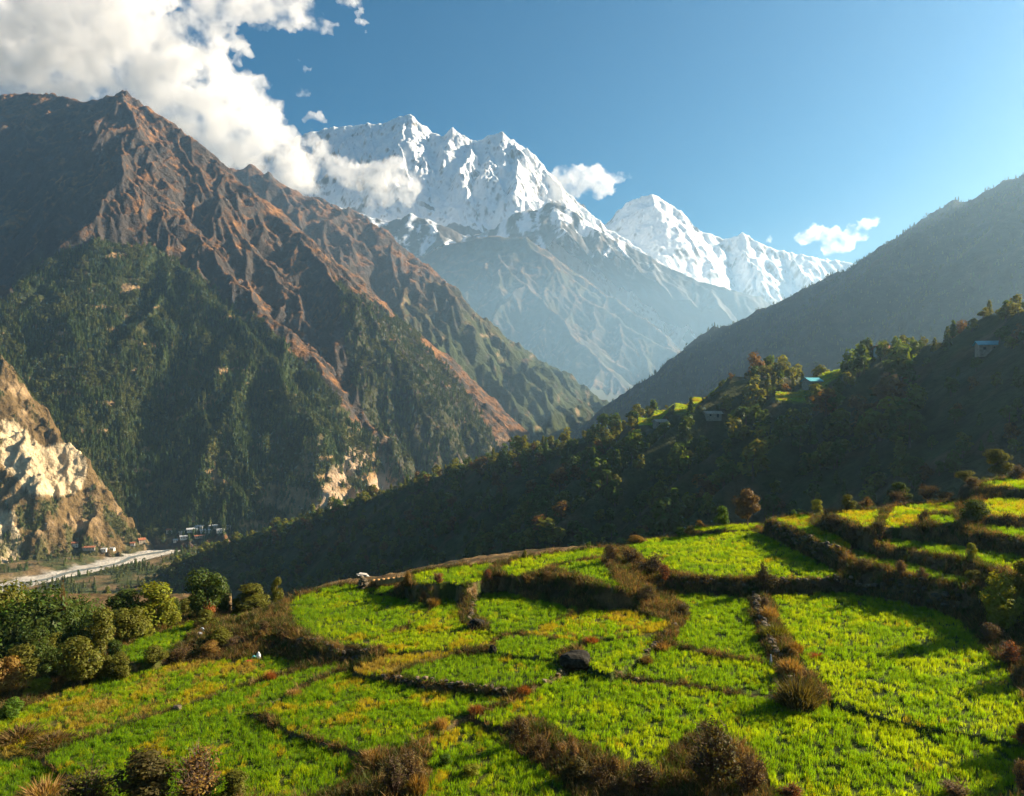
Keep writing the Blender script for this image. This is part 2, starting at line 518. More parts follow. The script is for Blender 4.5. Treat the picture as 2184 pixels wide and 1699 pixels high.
# ---- second range
rg = np.random.default_rng(33)
S1 = line((300, 480, 4500), (400, 400, 4350), (470, 362, 4250), (512, 362, 4200), (545, 352, 4160), (600, 396, 4100), (650, 418, 4070), (700, 432, 4050), (745, 462, 4020),
          (800, 474, 4000), (850, 520, 3950), (930, 590, 3900), (1000, 652, 3870), (1050, 700, 3850), (1150, 780, 3800), (1195, 850, 3750), (1225, 930, 3700))
S2 = line((1040, 690, 4500), (1120, 745, 4500), (1200, 790, 4480), (1262, 832, 4450), (1305, 865, 4430), (1345, 890, 4400), (1420, 960, 4350))
S3 = line((560, 385, 4700), (620, 402, 4650), (700, 430, 4600), (760, 450, 4550), (800, 478, 4500), (900, 590, 4450))
SM = [dict(p=S1, k=(0.9, 1.15)), dict(p=S2, k=(0.8, 1.1)), dict(p=S3, k=1.0)]
SM += spurs(S1, rg, 240, 900, 0.72, 55, 1.45, -1, 2)
SM += spurs(S2, rg, 220, 500, 0.62, 58, 1.25, -1, 1)
def sm_colour(x, y, z, n):
    u, v = uv_of(x, y, z)
    q = fbm(x / 160, y / 160, 5, 41); q2 = fbm(x / 60, z / 60, 4, 43)
    C = mixc(DKROCK, BROWN, sstep(0.46, 0.76, n[..., 2] + 0.25 * q2))
    f = sstep(560, 760, v + 90 * q + 40 * q2)
    C = lerpc(C, (0.045, 0.055, 0.02), f * sstep(-0.3, 0.1, q2 + 0.25))
    C = lerpc(C, (0.30, 0.2, 0.11), sstep(0.25, 0.45, q2) * f * 0.7)
    return C
second_range, SX, SY, SZ, SN = build_land('mountain_ridge', 'second brown ridge behind the forested mountain descending into the hazy valley',
    180, 1480, 430, np.linspace(2750, 4900, 300), SM, (34, 200), (30, 120), FLOOR_S - 70, sm_colour, ROCK_MAT, 0.66)

# ---- third range, deep in the haze
rg = np.random.default_rng(47)
T1 = line((820, 560, 6700), (900, 545, 6600), (980, 515, 6500), (1050, 503, 6450), (1120, 507, 6400), (1160, 533, 6370), (1230, 590, 6300), (1300, 640, 6250),
          (1400, 710, 6200), (1465, 775, 6150), (1520, 850, 6100), (1620, 960, 6100))
TM = [dict(p=T1, k=(0.8, 1.1))] + spurs(T1, rg, 300, 1500, 0.75, 44, 1.3, -1, 2)
def tm_colour(x, y, z, n):
    q = fbm(x / 250, y / 250, 5, 51); q2 = fbm(x / 80, z / 80, 4, 53)
    C = mixc((0.06, 0.05, 0.042), (0.24, 0.15, 0.085), sstep(0.55, 0.85, n[..., 2] + 0.2 * q2))
    return lerpc(C, (0.07, 0.075, 0.035), sstep(-0.05, 0.25, q) * 0.6)
third_range, *_ = build_land('mountain_slope', 'hazy blue brown mountain in the middle of the valley',
    760, 1720, 330, np.linspace(4800, 7100, 260), TM, (40, 320), (17, 200), -335, tm_colour, ROCK_MAT, 1.4)

# ---- blue foothills with snow patches, in front of the snow massif
rg = np.random.default_rng(59)
Q1 = line((640, 420, 9600), (830, 472, 9400), (880, 455, 9350), (940, 480, 9300), (1000, 505, 9300), (1050, 487, 9300), (1100, 455, 9300), (1140, 446, 9300), (1180, 425, 9300),
          (1230, 455, 9250), (1290, 490, 9200), (1400, 560, 9150), (1500, 600, 9100), (1620, 635, 9050), (1700, 700, 9000), (1800, 800, 9000))
Q2 = line((1290, 490, 9200), (1330, 560, 9050), (1370, 640, 8900))
QM = [dict(p=Q1, k=(0.95, 1.15))] + spurs(Q1, rg, 420, 1100, 0.72, 60, 1.25, -1, 1)
def qm_colour(x, y, z, n):
    u, v = uv_of(x, y, z)
    q = fbm(x / 300, y / 300, 5, 71); q2 = fbm(x / 130, z / 300, 5, 73)
    C = mixc((0.045, 0.045, 0.045), (0.11, 0.09, 0.075), sstep(-0.3, 0.4, q))
    s = sstep(0.02, 0.2, q2 + 0.0016 * (520 - v) + 0.5 * (n[..., 2] - 0.62))
    return lerpc(C, (0.85, 0.87, 0.9), s * sstep(610, 540, v))
foothills, *_ = build_land('foothill', 'blue grey foothills streaked with snow below the white massif',
    600, 1860, 380, np.linspace(8650, 9900, 200), QM, (50, 420), (34, 280), -360, qm_colour, SNOW_MAT, 1.15)

# ---- the snow massif
rg = np.random.default_rng(83)
W1 = line((330, 420, 11200), (500, 350, 11000), (600, 305, 10900), (690, 275, 10800), (730, 270, 10780), (765, 264, 10760), (800, 265, 10740), (840, 252, 10700),
          (868, 242, 10680), (874, 241, 10680), (900, 268, 10650), (940, 290, 10620), (965, 271, 10600), (1000, 300, 10600), (1030, 296, 10600), (1065, 281, 10580), (1110, 308, 10550),
          (1150, 340, 10550), (1190, 390, 10500), (1240, 440, 10450), (1300, 490, 10400), (1380, 545, 10350), (1520, 620, 10300))
W2 = line((874, 241, 10680), (885, 300, 10480), (850, 340, 10300), (800, 400, 10150))
W3 = line((1110, 308, 10550), (1120, 360, 10380), (1150, 420, 10200), (1130, 480, 10050), (1060, 520, 9950))
W4 = line((1065, 281, 10580), (1040, 340, 10400), (1010, 420, 10200), (960, 480, 10050))
WM = [dict(p=W1, k=(1.1, 1.5)), dict(p=W2, k=1.5), dict(p=W3, k=1.45), dict(p=W4, k=1.6)]
WM += spurs(W1, rg, 260, 900, 1.15, 78, 1.75, -1, 2)
WM += spurs(W3, rg, 200, 500, 1.0, 60, 1.6, 0, 1)
WM += spurs(W2, rg, 200, 400, 1.0, 60, 1.6, 0, 1)
def wm_colour(x, y, z, n):
    q = fbm(x / 260, y / 260, 5, 91); q2 = ridged(x / 120, z / 420, 4, 93)
    steep = n[..., 2] + 0.16 * q + 0.12 * (q2 - 0.4)
    steep = steep + 0.14 * fbm(x / 70, y / 200, 5, 95)
    C = mixc((0.13, 0.125, 0.13), (0.86, 0.88, 0.90), sstep(0.20, 0.40, steep))
    return C
massif, *_ = build_land('snow_mountain', 'high snow covered massif with three summits under the clouds',
    300, 1640, 620, np.linspace(9420, 11700, 400), WM, (45, 300), (42, 220), 200, wm_colour, SNOW_MAT, 1.17)

rg = np.random.default_rng(97)
V1 = line((1150, 600, 13300), (1240, 530, 13200), (1310, 466, 13100), (1340, 431, 13050), (1372, 420, 13000), (1390, 412, 13000), (1408, 417, 13000), (1440, 441, 12950), (1490, 490, 12900),
          (1540, 511, 12900), (1582, 497, 12900), (1640, 527, 12850), (1700, 541, 12850), (1750, 551, 12850), (1830, 562, 12800), (1950, 610, 12800), (2150, 700, 12800))
VM = [dict(p=V1, k=(1.0, 1.25))] + spurs(V1, rg, 380, 1000, 1.0, 68, 1.5, -1, 1)
def vm_colour(x, y, z, n):
    q = fbm(x / 300, y / 300, 5, 101)
    return mixc((0.16, 0.15, 0.15), (0.86, 0.88, 0.90), sstep(0.34, 0.5, n[..., 2] + 0.16 * q))
far_peak, *_ = build_land('snow_peak', 'smaller pointed snow peak and its long low ridge to the right of the massif',
    1120, 2180, 400, np.linspace(11500, 13900, 220), VM, (50, 400), (44, 260), 100, vm_colour, SNOW_MAT, 1.2)

# ---- shaded mountainside on the right
rg = np.random.default_rng(113)
M1 = line((3300, 60, 1250), (2900, 130, 1350), (2600, 190, 1500), (2350, 275, 1650), (2184, 366, 1800), (2100, 402, 1860), (2040, 427, 1900), (1960, 472, 1980), (1880, 523, 2060), (1780, 583, 2150),
          (1700, 624, 2230), (1600, 684, 2330), (1500, 760, 2430), (1420, 834, 2530), (1350, 895, 2600), (1290, 950, 2650))
MM = [dict(p=M1, k=(0.72, 0.72))] + spurs(M1, rg, 260, 600, 0.55, 70, 0.8, 1, 1)
def mm_colour(x, y, z, n):
    q = fbm(x / 90, y / 90, 5, 121)
    return mixc((0.028, 0.032, 0.014), (0.06, 0.048, 0.022), sstep(-0.1, 0.5, q))
right_mountain, RX, RY, RZ, RN = build_land('forested_mountain', 'dark shaded wooded mountainside rising on the right',
    900, 2800, 420, np.linspace(1000, 2950, 260), MM, (18, 260), (16, 110), -235, mm_colour, HILL_MAT)
FOREST_PTS['right'] = (RX, RY, RZ, np.ones(RX.shape), RN)

# ---- valley floor: one sheet under everything inside the air
def valley_z(x, y):
    return FLOOR_S + 9 * fbm(x / 140, y / 140, 5, 131) - 6
Yv = np.concatenate([np.linspace(240, 1100, 60), np.linspace(1115, 2100, 190), np.geomspace(2120, 9900, 80)])
vx, vy = fan_grid(-500, 2700, 330, Yv)
vz = valley_z(vx, vy)
RIVER = [(-1250, 1020), (-1050, 1140), (-930, 1250), (-850, 1350), (-808, 1430), (-765, 1545), (-735, 1640), (-706, 1735), (-650, 1870), (-560, 2000), (-300, 2300), (100, 2700), (300, 3000)]
rd = poly_dist(vx, vy, RIVER, closed=False) + 10 * fbm(vx / 40, vy / 40, 4, 137)
vz = np.where(rd < 70, vz + (FLOOR_S - 13.6 - vz) * sstep(62, 46, rd), vz)
q = fbm(vx / 60, vy / 60, 5, 139); q2 = fbm(vx / 25, vy / 25, 4, 141)
VC = mixc((0.15, 0.10, 0.048), (0.045, 0.055, 0.018), sstep(-0.35, 0.15, q + 0.4 * q2))
VC = lerpc(VC, (0.44, 0.40, 0.34), sstep(50, 34, rd + 22 * q2 + 10 * q))
VC = lerpc(VC, (0.50, 0.42, 0.32), in_poly(*uv_of(vx, vy, vz), [(340, 1120), (500, 1112), (500, 1150), (400, 1165), (330, 1160)]).astype(float) * 0.8)
vx, vy, vz = vx * KN, vy * KN, vz * KN
FOREST_PTS['valley'] = (vx, vy, vz, np.where(((rd > 56) | (vy < 1360 * KN)) & (vy < 2200 * KN), sstep(-0.2, 0.3, q + 0.4 * q2) + 0.05, 0), None)
valley = add_obj('valley_ground', new_mesh('valley_ground', np.stack([vx, vy, vz], -1).reshape(-1, 3), grid_faces(*vx.shape), HILL_MAT, True, VC.reshape(-1, 3)))
tag(valley, 'valley floor with scrub, gravel and a pale river bed', kind='structure')
bx, by = fan_grid(200, 2300, 60, np.geomspace(6650, 19000, 30))
bz = np.full(bx.shape, -480.0) + 60 * fbm(bx / 900, by / 900, 3, 143)
far_ground = add_obj('distant_terrain', new_mesh('distant_terrain', np.stack([bx, by, bz], -1).reshape(-1, 3), grid_faces(*bx.shape), HILL_MAT, True, np.tile(np.array([0.12, 0.10, 0.07]), (bx.size, 1))))
tag(far_ground, 'high ground under the snow mountains beyond the haze', kind='structure')

# ---- river water threads in the gravel bed
def ribbon(pts, w, z, mat, name):
    V = []; Fc = []
    for i, p in enumerate(pts):
        a = np.array(pts[max(i - 1, 0)]); b = np.array(pts[min(i + 1, len(pts) - 1)])
        d = (b - a) / np.linalg.norm(b - a); nrm = np.array([-d[1], d[0]])
        ww = w * (0.8 + 0.4 * ((i * 37) % 10) / 10)
        for s in (-1, 1):
            q = np.array(p) + nrm * s * ww; V.append((q[0], q[1], z))
    for i in range(len(pts) - 1):
        Fc.append((2 * i, 2 * i + 1, 2 * i + 3, 2 * i + 2))
    return add_obj(name, new_mesh(name, V, Fc, mat))
WATER = simple_mat('river_water', (0.16, 0.19, 0.19), 0.3, 0.2, 0.05, 0.1)
dense = []
for a, b in zip(RIVER[2:10], RIVER[3:11]):
    for t in np.linspace(0, 1, 8)[:-1]:
        dense.append((a[0] + (b[0] - a[0]) * t + 9 * math.sin(len(dense) * 0.7), a[1] + (b[1] - a[1]) * t + 6 * math.cos(len(dense) * 0.5)))
river = ribbon([(a * KN, b * KN) for a, b in dense], 4.0, (FLOOR_S - 13.0) * KN, WATER, 'river')
tag(river, 'thin milky river winding through the pale gravel bed', kind='structure')
# ------------------------------------------------------------------ haze: one closed box of even air
hm, hn, hl = mat_new('haze_air')
ho = hn.new('ShaderNodeOutputMaterial'); pv = hn.new('ShaderNodeVolumePrincipled')
pv.inputs['Color'].default_value = (0.46, 0.74, 1.0, 1)
pv.inputs['Density'].default_value = 1.0 / 9500.0
pv.inputs['Anisotropy'].default_value = 0.62
hl.new(pv.outputs[0], ho.inputs['Volume'])
def box_mesh(name, x0, x1, y0, y1, z0, z1, mat):
    V = [(x, y, z) for z in (z0, z1) for y in (y0, y1) for x in (x0, x1)]
    Fc = [(0, 2, 3, 1), (4, 5, 7, 6), (0, 1, 5, 4), (2, 6, 7, 3), (0, 4, 6, 2), (1, 3, 7, 5)]
    return new_mesh(name, V, Fc, mat, False)
haze = add_obj('haze', box_mesh('haze', -8000, 8000, -1500, 6600, -276, 850, hm))
tag(haze, 'pale blue haze filling the valley', kind='stuff')

# ------------------------------------------------------------------ clouds: lumpy bodies of dense droplets
cm, cn, cl_ = mat_new('cloud_droplets')
co = cn.new('ShaderNodeOutputMaterial'); cv = cn.new('ShaderNodeVolumePrincipled')
cv.inputs['Color'].default_value = (1.0, 1.0, 1.0, 1)
cv.inputs['Anisotropy'].default_value = 0.3
cgeo = cn.new('ShaderNodeNewGeometry')
cnz = cn.new('ShaderNodeTexNoise'); cnz.inputs['Scale'].default_value = 1 / 260.0
cnz.inputs['Detail'].default_value = 5; cnz.inputs['Roughness'].default_value = 0.62
cl_.new(cgeo.outputs['Position'], cnz.inputs['Vector'])
cmr = cn.new('ShaderNodeMapRange'); cmr.interpolation_type = 'SMOOTHSTEP'
cmr.inputs['From Min'].default_value = 0.40; cmr.inputs['From Max'].default_value = 0.62
cmr.inputs['To Min'].default_value = 0.0; cmr.inputs['To Max'].default_value = 0.0065
cl_.new(cnz.outputs['Fac'], cmr.inputs['Value']); cl_.new(cmr.outputs[0], cv.inputs['Density'])
cl_.new(cv.outputs[0], co.inputs['Volume'])
cm.cycles.volume_step_rate = 0.15

def perlin3(x, y, z, seed=0):
    return (perlin(x + 0.37 * z, y - 0.61 * z, seed) + perlin(y + 0.53 * x, z + 0.29 * y, seed + 1) + perlin(z - 0.41 * y, x + 0.47 * z, seed + 2)) / 2.2

def make_cloud(label, puffs, voxel, seed, amp):
    """puffs: (u, v, Y, radius in drawing units)"""
    rg = np.random.default_rng(seed)
    bm = bmesh.new()
    for (u, v, Y, r) in puffs:
        c = P(u, v, Y); R = r / FD * Y
        bmesh.ops.create_icosphere(bm, subdivisions=2, radius=R, matrix=Matrix.Translation(c) @ Matrix.Diagonal((1, 1.0, 0.9, 1)))
        for _ in range(5):
            a = rg.uniform(0, 6.28); e = rg.uniform(-0.5, 1.2)
            d = Vector((math.cos(a) * math.cos(e), math.sin(a) * math.cos(e), math.sin(e)))
            rr = R * rg.uniform(0.3, 0.55)
            bmesh.ops.create_icosphere(bm, subdivisions=2, radius=rr, matrix=Matrix.Translation(Vector(c) + d * R * 0.85))
    me0 = bpy.data.meshes.new('cloud'); bm.to_mesh(me0); bm.free()
    o = add_obj('cloud', me0)
    rm = o.modifiers.new('remesh', 'REMESH'); rm.mode = 'VOXEL'; rm.voxel_size = voxel
    dg = bpy.context.evaluated_depsgraph_get(); dg.update()
    ev = o.evaluated_get(dg)
    me = bpy.data.meshes.new_from_object(ev, depsgraph=dg)
    o.modifiers.clear()
    n = len(me.vertices)
    co_ = np.empty(n * 3, np.float32); me.vertices.foreach_get('co', co_); co_ = co_.reshape(-1, 3).astype(float)
    no = np.empty(n * 3, np.float32); me.vertex_normals.foreach_get('vector', no); no = no.reshape(-1, 3)
    d = np.zeros(n); a = 1.0; f = 1.0 / amp / 1.6
    for k in range(5):
        d += a * (np.abs(perlin3(co_[:, 0] * f, co_[:, 1] * f, co_[:, 2] * f, seed + k * 7)) * 1.7 - 0.45)
        a *= 0.55; f *= 2.1
    co_ += no * (d * amp)[:, None]
    me.vertices.foreach_set('co', co_.astype(np.float32).ravel())
    me.polygons.foreach_set('use_smooth', np.ones(len(me.polygons), bool))
    me.materials.append(cm); me.update()
    o.data = me; bpy.data.meshes.remove(me0)
    tag(o, label, 'cloud')
    return o

Yc = 8200
big = [(20, 215, Yc, 45), (100, 215, Yc, 45), (175, 232, Yc, 45), (-60, 190, Yc, 60), (60, 195, Yc, 50), (150, 205, Yc, 50), (205, 215, Yc, 40), (250, 225, Yc, 40), (-150, 20, Yc, 170), (0, 60, Yc, 150), (40, 130, Yc, 95), (130, 60, Yc, 140), (120, 150, Yc, 80), (240, 70, Yc, 120), (215, 165, Yc, 70),
       (330, 130, Yc, 90), (350, 200, Yc, 85), (420, 150, Yc, 70), (470, 230, Yc, 85), (400, 270, Yc, 70), (330, 60, Yc, 60),
       (520, 205, Yc, 60), (560, 240, Yc, 50), (540, 290, Yc, 65), (480, 320, Yc, 60), (600, 320, Yc, 50), (560, 350, Yc, 55), (640, 350, Yc, 45), (620, 395, Yc, 42), (660, 400, Yc, 30)]
top = [(640, 45, Yc, 26), (690, 58, Yc, 22), (720, 52, Yc, 12), (740, -10, Yc, 30), (765, 40, Yc, 13), (520, 100, Yc, 22), (505, 130, Yc, 12), (610, 50, Yc, 24), (250, -30, Yc, 80), (330, -20, Yc, 60), (430, 50, Yc, 55), (470, 20, Yc, 55), (540, 10, Yc, 50), (590, 25, Yc, 40), (640, 10, Yc, 40), (680, 50, Yc, 20), (660, 30, Yc, 26), (700, 55, Yc, 13), (480, 80, Yc, 30), (560, 60, Yc, 14)]
for lab_, sp in (('torn scrap of cloud in the blue just right of the great cloud bank', [(628, 192, Yc, 9), (640, 197, Yc, 12), (655, 200, Yc, 9), (612, 200, Yc, 6)]),
                 ('tiny wisp of cloud high in the blue beside the bank', [(640, 130, Yc, 6), (650, 146, Yc, 8), (662, 148, Yc, 6)]),
                 ('small wisp of cloud hanging over the white massif', [(665, 245, Yc, 11), (682, 250, Yc, 13), (650, 255, Yc, 8), (694, 260, Yc, 7)]),
                 ('thin streak of cloud hanging from the top edge of the sky', [(765, 8, Yc, 9), (770, 25, Yc, 9), (776, 48, Yc, 10), (780, 68, Yc, 6)])):
    make_cloud(lab_, sp, 16, 11, 28)
make_cloud('great cream cloud bank rolling over the left mountain summit', big, 42, 3, 95)
make_cloud('cream cloud streaming along the upper edge of the sky above the bank', top, 36, 4, 70)
mid = [(690, 330, 8600, 28), (670, 300, 8600, 20), (720, 360, 8600, 32), (760, 385, 8600, 40), (800, 375, 8600, 38), (840, 380, 8600, 40), (870, 400, 8600, 34), (790, 415, 8600, 32), (850, 350, 8600, 22), (868, 425, 8600, 22), (820, 425, 8600, 24)]
make_cloud('white cloud drifting across the face of the snow massif', mid, 24, 5, 50)
rt = [(1195, 385, 10000, 28), (1230, 378, 10000, 30), (1262, 378, 10000, 28), (1290, 386, 10000, 22), (1320, 382, 10000, 14), (1343, 379, 10000, 8), (1275, 410, 10000, 20), (1225, 408, 10000, 24), (1300, 408, 10000, 12), (1190, 420, 10000, 24), (1140, 415, 10000, 20)]
make_cloud('small white cloud blowing off the right shoulder of the massif', rt, 22, 6, 36)
fr = [(1715, 508, 11500, 20), (1745, 500, 11500, 22), (1775, 508, 11500, 24), (1800, 520, 11500, 26), (1770, 530, 11500, 20), (1820, 495, 11500, 18), (1845, 482, 11500, 16), (1868, 474, 11500, 11), (1840, 505, 11500, 14), (1640, 512, 11500, 9)]
make_cloud('faint white cloud above the low snowy ridge on the right', fr, 30, 8, 36)
# ------------------------------------------------------------------ terraced fields in the foreground
def cA(x, y): return (x / 2.73 / 1.05495, (y / 2.73 + 1200) / 1.05495)
def cB(x, y): return ((x / 2.73 + 600) / 1.05495, (y / 2.73 + 1200) / 1.05495)
def cC(x, y): return ((x / 2.4159 + 1400) / 1.05495, (y / 2.4159 + 1100) / 1.05495)
def cE(x, y): return ((x / 2.4267 + 1404) / 1.05495, (y / 2.4267 + 650) / 1.05495)
def pA(*l): return [cA(*p) for p in l]
def pB(*l): return [cB(*p) for p in l]
def pC(*l): return [cC(*p) for p in l]
def pE(*l): return [cE(*p) for p in l]

GZ0, GA, GB = -17.0, 0.15, 0.0
